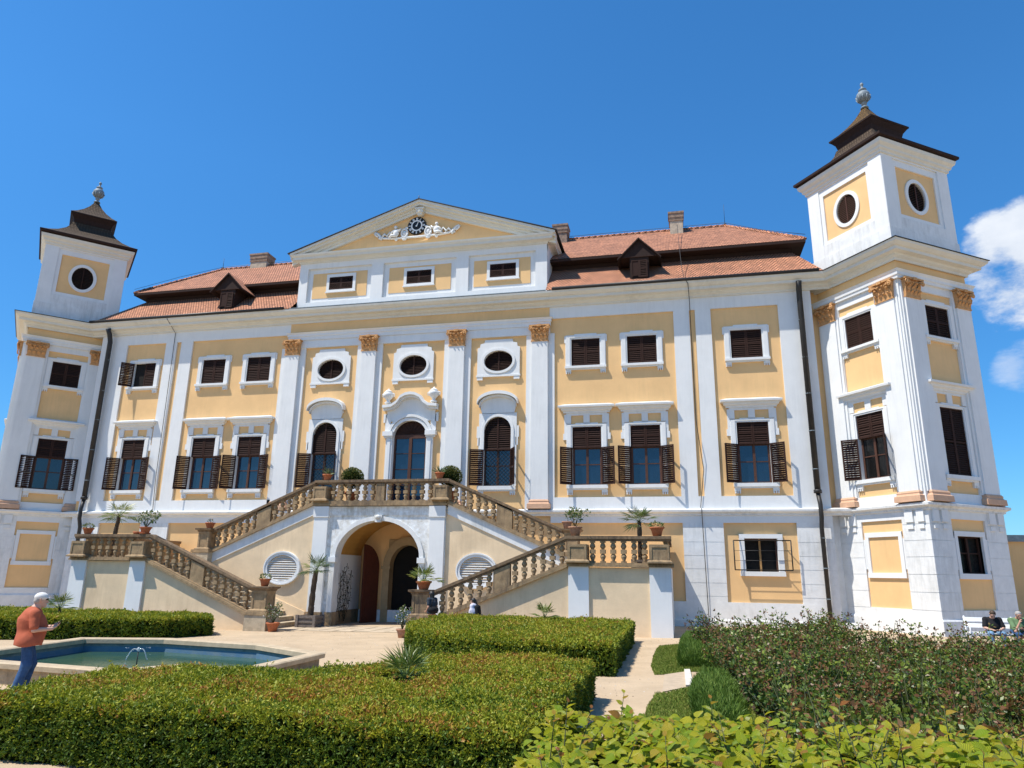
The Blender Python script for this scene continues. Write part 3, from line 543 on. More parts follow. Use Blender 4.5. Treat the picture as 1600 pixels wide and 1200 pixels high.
for x in (-1.05, 1.12):
    b = MB(); b.lathe([(.0, 0), (.14, 0), (.15, .05), (.08, .09), (.07, .14), (.12, .20), (.22, .32), (.25, .42), (.22, .48), (.16, .50), (.19, .53), (.15, .57), (.10, .62), (.05, .64), (.05, .67), (.02, .70), (0, .71)], (0, 0, 0), 'white', 16)
    for s in (-1, 1): b.tube([(s*.2, 0, .48), (s*.29, 0, .45), (s*.29, 0, .34), (s*.2, 0, .3)], .022, 'white', 5)
    part(b, 'vase', None, (x, -.1, 9.20))
# pilasters with carved capitals
def capital_bm(hw, z0, z1, y=-.13, cut=None):
    b = MB(); h = z1-z0
    b.frustum(0, y+.06, z0, z1-.1*h, hw*.98, .08, hw*1.12, .14, 'capital'); b.box(-hw*.99-.03, hw*.99+.03, y-.03, y+.1, z0-.035, z0+.02, 'capital')
    b.box(-hw*1.27, hw*1.27, y-.16, y+.12, z1-.09*h, z1, 'capital'); b.box(-.09, .09, y-.20, y, z1-.14*h, z1+.005, 'capital')
    for row, (n, zz, s) in enumerate(((4, z0+.02, .30), (3, z0+.26*h, .34), (4, z0+.50*h, .24))):
        for i in range(n):
            x = hw*(2*(i+.5)/n-1)*1.0; ww = hw/n*.8; zt = zz+s*h; yy = y-.03-row*.02
            b.add([(x-ww, yy+.02, zz), (x+ww, yy+.02, zz), (x+ww*.9, yy-.02, zz+.6*s*h), (x-ww*.9, yy-.02, zz+.6*s*h), (x+ww*.45, yy-.10, zt), (x-ww*.45, yy-.10, zt), (x, yy-.11, zt-.07*h)], [(0, 1, 2, 3), (3, 2, 4, 5), (5, 4, 6)], 'capital'); b.ball((x, yy-.09, zt-.02*h), (ww*.55, .035, .045*h), 'capital', 6, 5)
    for s in (-1, 1):
        pts = [(s*(hw*.2+hw*.75*t), y-.09-.05*t, z0+.62*h+.22*h*math.sin(t*1.4)) for t in (0, .3, .6, .85)]
        c = (s*hw*1.06, z0+.74*h)
        pts += [(c[0]+.13*h*(1-.07*i)*math.cos(a), y-.15, c[1]+.13*h*(1-.07*i)*math.sin(a)) for i, a in enumerate([PI/2-s*i*.75 for i in range(9)])]
        b.tube(pts, .030, 'capital', 5); b.ball((c[0], y-.15, c[1]), .05, 'capital', 6, 5)
    return b
def base_bm(hw, z0, z1, y=-.13):
    b = MB(); h = z1-z0
    b.sweep([(-hw, .02), (-hw, y), (hw, y), (hw, .02)], [(0, z1), (.02, z1-.02*h), (.05, z1-.18*h), (.04, z1-.30*h), (.06, z1-.42*h), (.11, z1-.48*h), (.12, z0), (0, z0)], 'base'); b.box(-hw-.02, hw+.02, y-.02, .02, z0+.01, z1-.01, 'base'); return b
CAP = capital_bm(.36, 11.8, 12.5); CAPM = CAP.mesh('capital'); BASM = base_bm(.37, 4.47, 4.85).mesh('base')
for x in PX:
    b = MB(); b.frustum(0, -.05, 4.8, 11.85, .385, .08, .35, .08, 'white'); p = part(b, 'pilaster', None, (x, 0, 0))
    link('capital', CAPM, p); link('base', BASM, p)

# ---- ground-floor window with its iron grille
b = MB(); b.box(-.80, -.61, -.10, .03, 1.93, 3.47, 'white'); b.box(.61, .80, -.10, .03, 1.93, 3.47, 'white'); b.box(-.80, .80, -.102, .03, 3.31, 3.47, 'white'); b.box(-.82, .82, -.12, .03, 1.90, 2.07, 'white')
for s in (-1, 1): b.box(min(s*.6, s*.63), max(s*.6, s*.63), .03, .3, 2.06, 3.32, 'white')
b.box(-.63, .63, .03, .3, 3.31, 3.34, 'white'); b.box(-.63, .63, .03, .3, 2.03, 2.07, 'white')
w_ = b.build('cellar_window', palace, (14.6, .09, 0)); MB().box(-.62, .62, .28, .31, 2.05, 3.33, 'void').build('pane', w_)  # the pane is a black panel painted as the unlit room
b = MB(); b.box(-.07, .0, .14, .20, 2.07, 3.31, 'lightwood'); b.box(.54, .6, .14, .20, 2.07, 3.31, 'sash'); b.box(-.6, .6, .15, .19, 3.25, 3.31, 'sash'); b.build('casement', w_)
b = MB(); g0, g1, y = -1.03, 1.05, -.34
fr = [(g0, 0, 2.12), (g0, y, 2.12), (g1, y, 2.12), (g1, 0, 2.12)]
for z in (2.12, 3.22): b.tube([(g0*.62, .02, z), (g0, y, z), (g1, y, z), (g1*.62, .02, z)], .022, 'iron', 5)
for x in (g0, g1): b.tube([(x, y, 2.12), (x, y, 3.22)], .024, 'iron', 5)
for z in (2.47, 2.84): b.tube([(g0, y, z), (g1, y, z)], .010, 'iron', 4)
b.build('grille', w_)

# ---- entrance under the stairs: door arch in the front wall, one leaf standing open
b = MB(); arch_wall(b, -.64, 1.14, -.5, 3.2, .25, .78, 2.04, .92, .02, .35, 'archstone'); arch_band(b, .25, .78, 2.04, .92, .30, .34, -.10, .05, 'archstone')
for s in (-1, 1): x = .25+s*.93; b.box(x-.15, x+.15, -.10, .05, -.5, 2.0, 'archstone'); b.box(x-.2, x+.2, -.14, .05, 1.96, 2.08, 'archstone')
dw = b.build('entrance_door', palace); MB().box(-.6, 1.1, .4, .45, -.5, 3.05, 'void').build('painted_dark_opening', dw)  # dark sheet painted in place of the unlit passage
b = MB(); A = [(0, -.2), (0, 2.0)] + [(.96*(1-math.cos(t)), 2.0+.95*math.sin(t)) for t in [PI/2*i/10 for i in range(1, 11)]] + [(.96, -.2)]
b.prism(A, -.03, .03, 'door')
for z0, z1 in ((.0, .85), (1.0, 1.85)): b.box(.13, .83, -.05, .05, z0, z1, 'door'); b.box(.20, .76, -.06, .06, z0+.07, z1-.07, 'door')
b.build('door_leaf', dw, (-1.0, -.12, 0), R(-108))

# ---- attic and pediment
b = MB(); b.box(-6.17, 6.22, .12, 6.0, 13.93, 16.6, 'white')
part(b, 'attic_wall')
b = MB()
for x0, x1 in ((-6.17, -5.72), (-2.36, -1.76), (1.9, 2.5), (5.68, 6.22)): b.box(x0, x1, 0, .13, 13.95, 16.6, 'white')
b.box(-6.17, 6.22, .001, .13, 13.95, 14.45, 'white'); b.box(-6.17, 6.22, .001, .13, 16.22, 16.6, 'white'); b.box(6.10, 6.245, .131, 5.5, 13.95, 16.6, 'white'); b.box(-6.2, 6.25, -.60, .0, 13.955, 13.985, 'lead'); part(b, 'attic_frame')
b = MB()
for x0, x1 in ((-5.47, -2.62), (-1.48, 1.62), (2.74, 5.43)): b.box(x0, x1, .10, .13, 14.67, 15.97, 'yellow')
part(b, 'attic_panel')
for x in (-3.95, .05, 4.14):
    b = MB(); b.box(-.76, .76, -.05, .03, 14.95, 15.06, 'white'); b.box(-.76, .76, -.05, .03, 15.72, 15.87, 'white'); b.box(-.76, -.62, -.049, .03, 15.06, 15.72, 'white'); b.box(.62, .76, -.049, .03, 15.06, 15.72, 'white'); b.box(-.79, .79, -.08, .03, 14.91, 14.96, 'white')
    w_ = b.build('attic_window', palace, (x, .10, 0)); MB().box(-.62, .62, .0, .02, 15.06, 15.72, 'void').build('painted_dark_opening', w_)
    shutter(LEAF_ATTIC, w_, -.62, -.022, 15.07, 0); shutter(LEAF_ATTIC, w_, .62, -.020, 15.07, PI)
b = MB(); PC = [(0, 16.5), (.04, 16.5), (.06, 16.58), (.14, 16.62), (.28, 16.64), (.29, 16.74), (.36, 16.82), (.38, 16.90), (0, 16.93)]
b.sweep([(-6.17, 6.0), (-6.17, 0), (6.22, 0), (6.22, 6.0)], PC, 'cornice'); part(b, 'attic_cornice')
b = MB(); b.prism([(-6.2, 16.9), (6.25, 16.9), (.02, 19.05)], .06, .2, 'yellow'); part(b, 'tympanum')
b = MB()   # raking cornice, mitred at the apex
ax, az_, ex = .02, 19.22, 6.62
sl_ = (az_-16.95)/ex
def rake(off_n, y0, y1, thick, m):
    for s in (-1, 1):
        p0 = (ax+s*ex, 16.95+off_n); p1 = (ax, az_+off_n)
        vs = [(p0[0], y, p0[1]+t) for y in (y0, y1) for t in (-thick, 0)] + [(p1[0], y, p1[1]+t) for y in (y0, y1) for t in (-thick, 0)]
        b.add(vs, [(0, 1, 5, 4), (2, 6, 7, 3), (0, 4, 6, 2), (1, 3, 7, 5), (0, 2, 3, 1), (4, 5, 7, 6)], m)
rake(0, -.40, .2, .12, 'cornice'); rake(-.12, -.30, .2, .12, 'cornice'); rake(-.24, -.14, .2, .12, 'cornice'); rake(-.36, -.07, .2, .14, 'cornice'); part(b, 'raking_cornice')
b = MB()
for s in (-1, 1):
    vs = [(ax, -.45, az_+.04), (ax+s*(ex+.1), -.45, 16.97), (ax+s*(ex+.1), 5.8, 16.97), (ax, 5.8, az_+.04)]; vs += [(x, y, z-.035) for x, y, z in vs]
    b.add(vs, [(0, 1, 2, 3), (7, 6, 5, 4), (0, 4, 5, 1), (1, 5, 6, 2)], 'gutter')
part(b, 'pediment_roof')
b = MB()   # keystone bracket under the apex
b.box(-.15, .19, -.26, .1, 18.60, 18.78, 'cornice'); b.box(-.20, .24, -.30, .1, 18.78, 18.86, 'cornice'); b.box(-.10, .14, -.22, .1, 18.50, 18.60, 'cornice'); b.ball((.02, -.26, 18.68), (.10, .06, .08), 'cornice'); part(b, 'keystone')
# clock
ck = MB().lathe([(0, 0), (.47, 0), (.47, .04), (.44, .06), (.0, .061)], (0, 0, 0), 'black', 40).build('clock', palace, (-.16, .02, 18.02)); ck.rotation_euler = (PI/2, 0, 0)
b = MB()
for i in range(12):
    a = PI/2-i*PI/6; n = (3, 1, 2, 3, 3, 2, 2, 3, 4, 2, 2, 3)[i]
    for k in range(n):
        o = (k-(n-1)/2)*.036; c, s = math.cos(a), math.sin(a)
        q = [(r_*c - o2*s, r_*s + o2*c, .066) for r_, o2 in ((.30, o*.8-.010), (.30, o*.8+.010), (.42, o+.012), (.42, o-.012))]
        b.add(q, [(0, 1, 2, 3)], 'clockwhite')
n = 40
for i in range(n):
    a, c = 2*PI*i/n, 2*PI*(i+1)/n; b.add([(.225*math.cos(a), .225*math.sin(a), .066), (.225*math.cos(c), .225*math.sin(c), .066), (.29*math.cos(c), .29*math.sin(c), .066), (.29*math.cos(a), .29*math.sin(a), .066)], [(0, 1, 2, 3)], 'clockwhite')
b.build('dial', ck)
for a, ln, wd in ((R(62), .20, .045), (R(68), .36, .022)):
    c, s = math.cos(a), math.sin(a); b = MB(); b.prism([(-.06*c-wd*s, -.06*s+wd*c), (-.06*c+wd*s, -.06*s-wd*c), (ln*c, ln*s)], .075, .085, 'clockwhite', 'z'); b.build('clock_hand', ck)
# stucco relief round the clock: base strip, two seated figures, shields, end scrolls
b = MB(); cx = -.16
b.tube([(cx-1.95, .0, 17.55), (cx-1.2, -.03, 17.45), (cx, -.05, 17.42), (cx+1.2, -.03, 17.45), (cx+1.95, .0, 17.55)], .055, 'white', 6)
for s in (-1, 1):
    c = (cx+s*2.02, 17.68); b.tube([(c[0]+(.24-.021*i)*math.cos(PI*1.2 + s*0 - i*.72) * s, -.03, c[1]+(.24-.021*i)*math.sin(-PI*.5+i*.72)) for i in range(11)], [.075-.004*i for i in range(11)], 'white', 6)
    b.tube([(cx+s*1.78, -.02, 17.55), (cx+s*1.62, -.05, 17.72), (cx+s*1.5, -.05, 17.58), (cx+s*1.36, -.05, 17.78), (cx+s*1.2, -.04, 17.52)], .055, 'white', 6)
    x = cx+s*1.02; b.ball((x, -.10, 17.68), (.15, .12, .19), 'white'); b.ball((x+s*.02, -.12, 17.98), .085, 'white'); b.tube([(x, -.12, 17.84), (x+s*.18, -.15, 17.74), (x+s*.3, -.12, 17.62)], [.06, .05, .035], 'white', 6); b.tube([(x, -.12, 17.82), (x-s*.17, -.15, 17.78), (x-s*.26, -.12, 17.9)], [.06, .05, .035], 'white', 6)
    b.tube([(x-s*.05, -.14, 17.55), (x+s*.2, -.2, 17.53), (x+s*.34, -.16, 17.45)], [.08, .07, .04], 'white', 6); b.ball((x+s*.0, -.03, 17.40), (.09, .05, .1), 'white')
    x = cx+s*.60; b.tube([(x+.15*math.cos(a)*1.0, -.06, 17.66+.22*math.sin(a)) for a in [2*PI*i/14 for i in range(15)]], .05, 'white', 6); b.ball((x, -.03, 17.66), (.11, .07, .16), 'white'); b.ball((x, -.04, 17.38), (.13, .06, .09), 'white')
    b.ball((x-s*.1, -.05, 17.93), (.08, .05, .06), 'white')
part(b, 'stucco_relief')

# ---- roofs
def roof(b):
    e = .69; el, er = -16.2, 17.4; z0 = 13.98; xl, xr = -17.5, 17.75; zt, yt = 15.66, 1.2
    # lower slope with hips
    il, ir = xl+1.6, xr-1.6+.75
    b.add([(xl, -.56, z0), (-6.19, -.56, z0), (-6.19, yt, zt), (il, yt, zt)], [(0, 1, 2, 3)], 'tile'); b.add([(6.25, -.56, z0), (xr, -.56, z0), (ir, yt, zt), (6.25, yt, zt)], [(0, 1, 2, 3)], 'tile')
    b.add([(xl, -.56, z0), (il, yt, zt), (il, 10, zt), (xl, 11.6, z0)], [(0, 1, 2, 3)], 'tile'); b.add([(xr, -.56, z0), (xr, 11.6, z0), (ir, 10, zt), (ir, yt, zt)], [(0, 1, 2, 3)], 'tile')
    # timber face under the break
    b.box(il+.02, ir-.02, yt, 9.9, zt-.3, 16.0, 'soffit')
    # upper slope
    y0, z1 = .62, 15.98; rl, rr, ry, rz_ = -14.65, 14.55, 5.5, 19.35
    P = [(el, y0, z1), (er, y0, z1), (rr, ry, rz_), (rl, ry, rz_), (el, 10.6, z1), (er, 10.6, z1)]
    b.add(P, [(0, 1, 2, 3), (1, 5, 2), (5, 4, 3, 2), (4, 0, 3)], 'tile')
    Q = [(el, y0, z1-.02), (er, y0, z1-.02), (er, 10.6, z1-.02), (el, 10.6, z1-.02)]; q2 = [(x, y, z-.11) for x, y, z in Q]
    b.add(Q+q2, [(0, 4, 5, 1), (1, 5, 6, 2), (2, 6, 7, 3), (3, 7, 4, 0), (4, 7, 6, 5)], 'soffit')
    for a, c in ((P[3], P[2]), (P[1], P[2]), (P[0], P[3])):
        a, c = Vector(a), Vector(c); n = int((c-a).length/.33)
        for i in range(n):
            p, q = a.lerp(c, i/n), a.lerp(c, (i+1.04)/n); b.tube([p+Vector((0, 0, .01)), q+Vector((0, 0, .03))], [.075, .09], 'tile', 6)
b = MB(); roof(b); rf = part(b, 'roof')
for x in (10.34, -10.0):
    b = MB(); y0 = -.12; zb = 14.35
    b.box(-.40, .42, y0, 2.2, zb, 15.55, 'soffit'); b.prism([(-.78, 15.42), (.80, 15.42), (.01, 16.22)], y0-.02, 2.0, 'soffit')
    for s in (-1, 1):
        vs = [(.01, y0-.14, 16.30), (.01+s*.95, y0-.14, 15.34), (.01+s*.95, 2.2, 15.34), (.01, 2.2, 16.30)]; vs += [(a_, c_, d_-.07) for a_, c_, d_ in vs]
        b.add(vs[:4], [(0, 1, 2, 3)], 'tile'); b.add(vs, [(4, 7, 6, 5), (0, 4, 5, 1), (1, 5, 6, 2)], 'soffit')
    b.box(-.62, .64, y0-.05, y0, 15.40, 15.44, 'wood')
    dm = part(b, 'dormer', None, (x, 0, 0))
    MB().box(-.34, .36, y0-.03, y0-.005, zb+.08, 15.18, 'void').build('painted_dark_opening', dm)
    s1 = leaf_bm(.35, .82, 9, -1).mesh('shutter'); shutter(s1, dm, .36, y0-.05, zb+.08, 0); s2 = MB()
    s2.box(0, .05, -.02, .02, 0, .82, 'wood'); s2.box(.30, .35, -.02, .02, 0, .82, 'wood'); s2.box(.05, .3, -.019, .019, .77, .82, 'wood'); s2.box(.05, .3, -.019, .019, .08, .13, 'wood'); s2.box(.05, .3, .0, .012, .1, .8, 'wood'); s2.build('shutter', dm, (-.34, y0-.05, zb+.08))
for x0, x1, y, z0, z1, m in ((11.78, 12.42, 4.6, 18.3, 19.95, 'chimplaster'), (5.72, 6.42, 4.8, 18.0, 19.95, 'brick'), (-12.6, -11.55, 5.2, 18.4, 20.05, 'chimplaster')):
    b = MB(); b.box(x0, x1, y, y+.75, z0-.4, z1-.32, m); c = part(b, 'chimney')
    b = MB(); b.box(x0-.04, x1+.04, y-.04, y+.79, z1-.50, z1-.44, 'brick'); b.box(x0-.03, x1+.03, y-.03, y+.78, z1-.40, z1-.32, 'brick'); b.box(x0-.05, x1+.05, y-.05, y+.80, z1-.32, z1-.1, 'brick'); b.box(x0-.08, x1+.08, y-.08, y+.83, z1-.1, z1, 'brick'); b.build('cap', c)
b = MB()   # lightning conductors on the ridge and their posts
pts = [(-16.2, .6, 16.2), (-15.4, 3, 17.9), (-14.65, 5.5, 19.52), (-8, 5.5, 19.55), (0, 5.5, 19.52), (8, 5.5, 19.55), (14.55, 5.5, 19.55), (16, 3.2, 17.85), (17.4, .62, 16.2)]
b.tube(pts, .013, 'iron', 4)
for x in (-14.65, 14.55, 4.95): b.tube([(x, 5.5, 19.3), (x, 5.5, 20.6 if x > 10 else 20.1)], [.016, .008], 'iron', 4); b.ball((x, 5.5, 19.45), (.09, .09, .05), 'iron', 8, 5)
for i in range(9): b.tube([(-13+i*3.2, 5.5, 19.3), (-13+i*3.2, 5.5, 19.57)], .011, 'iron', 4)
b.tube([(12.13, 4.0, 18.9), (12.1, .55, 16.1), (12.15, -.1, 14.8), (12.2, -.7, 14.05), (12.36, -.60, 13.8), (12.40, -.06, 13.3), (12.42, -.04, 8.0), (12.55, -.12, 6.6), (12.62, -.05, 6.0), (12.42, -.04, 4.5), (12.45, -.25, 4.4), (12.46, -.06, 4.1), (12.52, -.05, -.2)], .014, 'iron', 4)
b.tube([(-12.9, -.64, 13.9), (-12.75, -.05, 13.3), (-12.7, -.04, 6.0), (-12.6, -.05, 4.5)], .013, 'iron', 4)
b.tube([(.02, -.42, 19.2), (.02, -.42, 19.4)], .02, 'iron', 4); part(b, 'lightning_conductor')
# downpipes
for x, n in ((16.78, 0), (-16.38, 1)):
    b = MB(); b.tube([(x-.02, -.5, 13.62), (x-.01, -.34, 13.35), (x, -.24, 13.0), (x, -.22, 5.05)], .115, 'pipe' if n == 0 else 'gutter', 10); b.lathe([(.0, 0), (.15, 0), (.15, .12), (.12, .14), (0, .14)], (x, -.22, 5.0), 'pipe', 10)
    b.tube([(x, -.22, 5.0), (x+.03, -.33, 4.55), (x+.03, -.33, 4.1), (x+.02, -.2, 3.7), (x+.04, -.18, -.3)], .085, 'pipe' if n == 0 else 'gutter', 10)
    for z in (12, 10.4, 8.9, 7.4, 5.9, 3.3, 2.2, 1.1): b.lathe([(0, 0), (.125 if z > 5 else .095, 0), (.125 if z > 5 else .095, .03), (0, .03)], (x+(.03 if z < 5 else 0), -.22+(.03 if z < 5 else 0), z), 'lead', 10)
    part(b, 'downpipe')

# ---- towers
def tower(F, az, right):
    W, A = 3.86, 1.93
    tw = MB(); T0 = Matrix.Translation((F[0], F[1], 0)) @ Matrix.Rotation(az, 4, 'Z'); TL = T0 @ Matrix.Translation((0, W, 0)) @ Matrix.Rotation(-PI/2, 4, 'Z')
    faces = (T0, TL, T0 @ Matrix.Translation((W, 0, 0)) @ Matrix.Rotation(PI/2, 4, 'Z'), T0 @ Matrix.Translation((W, W, 0)) @ Matrix.Rotation(PI, 4, 'Z'))
    sq = [(0, W), (0, 0), (W, 0), (W, W)]
    core = MB(T0); core.box(.25, W-.25, .25, W-.25, -.5, 18.2, 'void')
    o = part(core, 'tower_core')
    wall, fld = MB(), MB()
    for i, Fm in enumerate(faces):
        wall.M = fld.M = Fm
        full = i < 2
        hl = [(A-.64, A+.64, 5.38, 7.93), (A-.65, A+.65, 10.56, 11.85)] if full else []
        if full and i == 0 and right: hl.append((A-.63, A+.63, 2.05, 3.33))
        holed_wall(fld, 1.05, W-1.05, .8, 12.4, hl, .07, 'yellow')
        for x0, x1 in ((.006, 1.07), (W-1.07, W-.006)):
            wall.box(x0, x1, 0, .25, 4.4, 12.97, 'white')
            for z0, z1 in zip([.6, .88, 1.46, 2.04, 2.62, 3.17, 3.72, 4.24], [.88, 1.46, 2.04, 2.62, 3.17, 3.72, 4.24]): wall.box(x0+(.0), x1, 0, .2, z0, z1-.018, 'white_worn')
            wall.box(x0+.012, x1-.012, .014, .2, .58, 4.3, 'white_worn')
            for k in ((.16, .40), (.58, .86)):
                xx = (x0+k[0], x0+k[1]) if x0 < .1 else (x1-k[1], x1-k[0]); wall.box(xx[0]-.02, xx[1]+.02, -.07, .05, 3.78, 4.18, 'white')
                if x0 == 0 or True: wall.box(xx[0]+.02, xx[1]-.02, -.045, .05, 3.55, 3.70, 'white')
        wall.box(1.07, W-1.07, 0, .25, 12.32, 12.97, 'white'); wall.box(1.07, W-1.07, 0, .25, 4.3, 4.80, 'white'); wall.box(1.07, W-1.07, .001, .25, 3.90, 4.3, 'white'); wall.box(1.07, W-1.07, .001, .25, .55, .88, 'white_worn')
        for s in (0, 1):   # pilaster strips on the corners
            x0, x1 = (.17, .95) if s == 0 else (W-.95, W-.17)
            wall.box(x0, x1, -.11, .05, 4.8, 11.95, 'white'); wall.box(x0-.1, x1+.1, -.05, .05, 4.8, 12.6, 'white')
        # frieze, pavilion
        fld.box(.036, W-.036, .03, .2, 12.95, 13.45, 'yellow')
        for x0, x1 in ((.062, .66), (W-.66, W-.062)): wall.box(x0, x1, .05, .3, 13.9, 18.1, 'white')
        wall.box(.66, W-.66, .05, .3, 13.9, 15.33, 'white_worn'); wall.box(.66, W-.66, .05, .3, 17.88, 18.1, 'white')
        for x0, x1 in ((.66, .84), (W-.84, W-.66)): wall.box(x0, x1, .10, .3, 15.33, 17.88, 'white')
        wall.box(.84, W-.84, .10, .3, 15.33, 15.5, 'white'); wall.box(.84, W-.84, .10, .3, 17.58, 17.88, 'white')
        oval_plate(fld, [(.83, 15.49), (W-.83, 15.49), (W-.83, 17.59), (.83, 17.59)], A-.02, 16.48, .5, .63, .16, .25, 'yellow', 36)
        wall.box(.026, W-.026, .02, .3, 13.95, 14.80, 'white_worn')
    part(wall, 'tower_wall'); part(fld, 'tower_field')
    m = MB(T0)
    m.sweep(sq, [(0, -.6), (.06, -.6), (.06, .54), (.02, .6), (0, .6)], 'white_worn', True); part(m, 'tower_plinth')
    m = MB(T0); m.sweep(sq, [(0, 4.17), (.06, 4.19), (.06, 4.25), (.12, 4.29), (.18, 4.32), (.19, 4.40), (.04, 4.45), (0, 4.46)], 'white_worn', True); part(m, 'tower_string_course')
    m = MB(T0); m.sweep(sq, [(0, 12.62), (.09, 12.62), (.10, 12.74), (.13, 12.75), (.14, 12.86), (.20, 12.95), (0, 12.97)], 'white', True); part(m, 'tower_architrave')
    m = MB(T0); m.sweep(sq, [(o_, z+.004) for o_, z in CORN], 'cornice', True); m.sweep(sq, [(.0, 13.98), (.64, 13.94), (.64, 13.96), (.0, 14.12)], 'gutter', True); part(m, 'tower_cornice')
    m = MB(T0); m.sweep([(.05, W-.05), (.05, .05), (W-.05, .05), (W-.05, W-.05)], [(0, 17.95), (.05, 17.97), (.06, 18.06), (.13, 18.12), (.14, 18.20), (.24, 18.30), (.27, 18.44), (0, 18.5)], 'cornice', True); part(m, 'pavilion_cornice')
    for i, Fm in enumerate(faces):   # capitals and bases, as parts of their own
        for x in (.56, W-.56):
            if i < 2 or (i == 2 and right is False) or True:
                for data, nm in ((TCAP, 'capital'), (TBAS, 'base')):
                    ob = link(nm, data, palace); ob.matrix_local = Fm @ Matrix.Translation((x, 0, 0))
    for i, Fm in enumerate(faces):
        c = Fm @ Vector((A-.02, .16, 0)); rz = math.atan2(Fm[1][0], Fm[0][0])
        v = MB(); oval_ring(v, 0, 16.48, .49, .62, .15, -.05, .1, 'white', 36); ow = v.build('oval_window', palace, c, rz)
        v = MB(); v.box(-.5, .5, .07, .1, 15.86, 17.1, 'void'); n = 16
        for k in range(n):
            z = 15.86+1.24*(k+.5)/n; hw = .5*math.sqrt(max(0, 1-((z-16.48)/.63)**2))-.01
            if hw > .06: v.add([(-hw, .0, z-.03), (hw, .0, z-.03), (hw, .045, z+.03), (-hw, .045, z+.03)], [(0, 1, 2, 3)], 'sash' if right else 'wood')
        v.box(-.022, .022, -.012, .03, 15.88, 17.08, 'sash' if right else 'wood'); v.build('louvre', ow)
        if i < 2:
            c = Fm @ Vector((A, .07, 0)); upper_window(palace, c, rz)
            c = Fm @ Vector((A, .07, 0))
            if right: main_window(palace, c, rz, 'closed' if i == 0 else 'open', (30, 55), 'pane_dark')
            else: main_window(palace, c, rz, 'open', (14, 14), 'pane')
            # ground floor: real window or blind frame
            real = right and i == 0
            v = MB()
            for x0, x1, z0, z1 in ((-.78, -.63, 1.92, 3.48), (.63, .78, 1.92, 3.48)): v.box(x0, x1, -.06, .03, z0, z1, 'white')
            v.box(-.78, .78, -.062, .03, 3.33, 3.5, 'white'); v.box(-.80, .80, -.075, .03, 1.90, 2.08, 'white')
            for s in (-1, 1): v.box(s*.83-.04, s*.83+.04, -.05, .03, 2.2, 3.25, 'white')
            c = Fm @ Vector((A, .07, 0)); bw = v.build('window' if real else 'blind_window', palace, c, rz)
            if real: pane_bm(.63, 2.06, 3.34, 'pane_dark', .18).build('pane', bw); casement_bm(.62, 2.06, 3.34, 'wood').build('casement', bw)
    # shingled bell roof with its finial
    cx = W/2; r_ = MB(T0)
    def ring(h, z): return [(cx-h, cx-h, z), (cx+h, cx-h, z), (cx+h, cx+h, z), (cx-h, cx+h, z)]
    def skirt(lv, m):
        for (h0, z0), (h1, z1) in zip(lv, lv[1:]):
            r_.add(ring(h0, z0)+ring(h1, z1), [(0, 1, 5, 4), (1, 2, 6, 5), (2, 3, 7, 6), (3, 0, 4, 7)], m)
    skirt([(1.9, 18.46), (2.24, 18.52), (2.25, 18.62)], 'soffit'); skirt([(2.25, 18.62), (1.88, 18.80), (1.50, 19.06), (1.18, 19.38), (1.0, 19.66), (.93, 19.90)], 'shingle')
    skirt([(.80, 19.7), (.88, 19.95), (.93, 20.15), (1.06, 20.34), (1.10, 20.36), (1.11, 20.43)], 'soffit')
    skirt([(1.11, 20.43), (.84, 20.64), (.54, 20.96), (.30, 21.30), (.14, 21.62), (.07, 21.80)], 'shingle_lichen' if right else 'shingle')
    part(r_, 'tower_roof')
    fin = MB(); fin.lathe([(.0, 0), (.17, 0), (.15, .05), (.07, .12), (.07, .17), (.12, .20), (.12, .23), (.06, .27), (.10, .32), (.22, .42), (.285, .58), (.27, .70), (.20, .80), (.12, .84), (.11, .88), (.17, .92), (.15, .96), (.06, 1.02), (.045, 1.10), (.05, 1.14), (.075, 1.19), (.07, 1.25), (.03, 1.30), (0, 1.31)], (0, 0, 0), 'lead', 20)
    for k in range(10):
        a = 2*PI*k/10; fin.tube([(.12*math.cos(a), .12*math.sin(a), .32), (.235*math.cos(a), .235*math.sin(a), .42), (.30*math.cos(a), .30*math.sin(a), .56)], [.02, .03, .035], 'lead', 5)
    c = T0 @ Vector((cx, cx, 21.74)); part(fin, 'finial', None, c)
TCAP = capital_bm(.38, 11.93, 12.64, -.12).mesh('capital'); TBAS = base_bm(.40, 4.46, 4.84, -.12).mesh('base')
tower((19.81, -2.505), R(35.6), True)
tower((-19.65, -2.07), R(46), False)
# ================================================================== the double staircase in front of the palace
def gz(x): return max(-.3, min(.08, .0155*(x-11)))      # the court falls slightly to the left
stair = empty('double_staircase', (0, -2.9, gz(0)), 'double flight of tan plastered stairs with brown stone balustrades before the palace', 'staircase')
SO = Vector((0, -2.9, gz(0)))
def spart(mb, name, parent=None, loc=(0, 0, 0), rz=0):
    o = mb.build(name, parent or stair, loc, rz)
    if parent is None: o.location = Vector(loc)-SO
    return o
bal = MB()
bal.box(-.085, .085, -.085, .085, 0, .06, 'stone'); bal.lathe([(0, .06), (.06, .06), (.05, .09), (.085, .17), (.095, .21), (.07, .26), (.045, .29), (.05, .30), (0, .30)], (0, 0, 0), 'stone', 10)
bal.box(-.088, .088, -.088, .088, .295, .425, 'stone'); bal.lathe([(0, .42), (.05, .42), (.045, .44), (.07, .47), (.095, .52), (.085, .56), (.05, .63), (.06, .65), (0, .65)], (0, 0, 0), 'stone', 10); bal.box(-.085, .085, -.085, .085, .64, .72, 'stone')
BAL = bal.mesh('baluster')
def baluster(x, y, z, rz=0): o = link('baluster', BAL, stair, Vector((x, y, z))-SO, rz + rng.uniform(-.05, .05)); return o
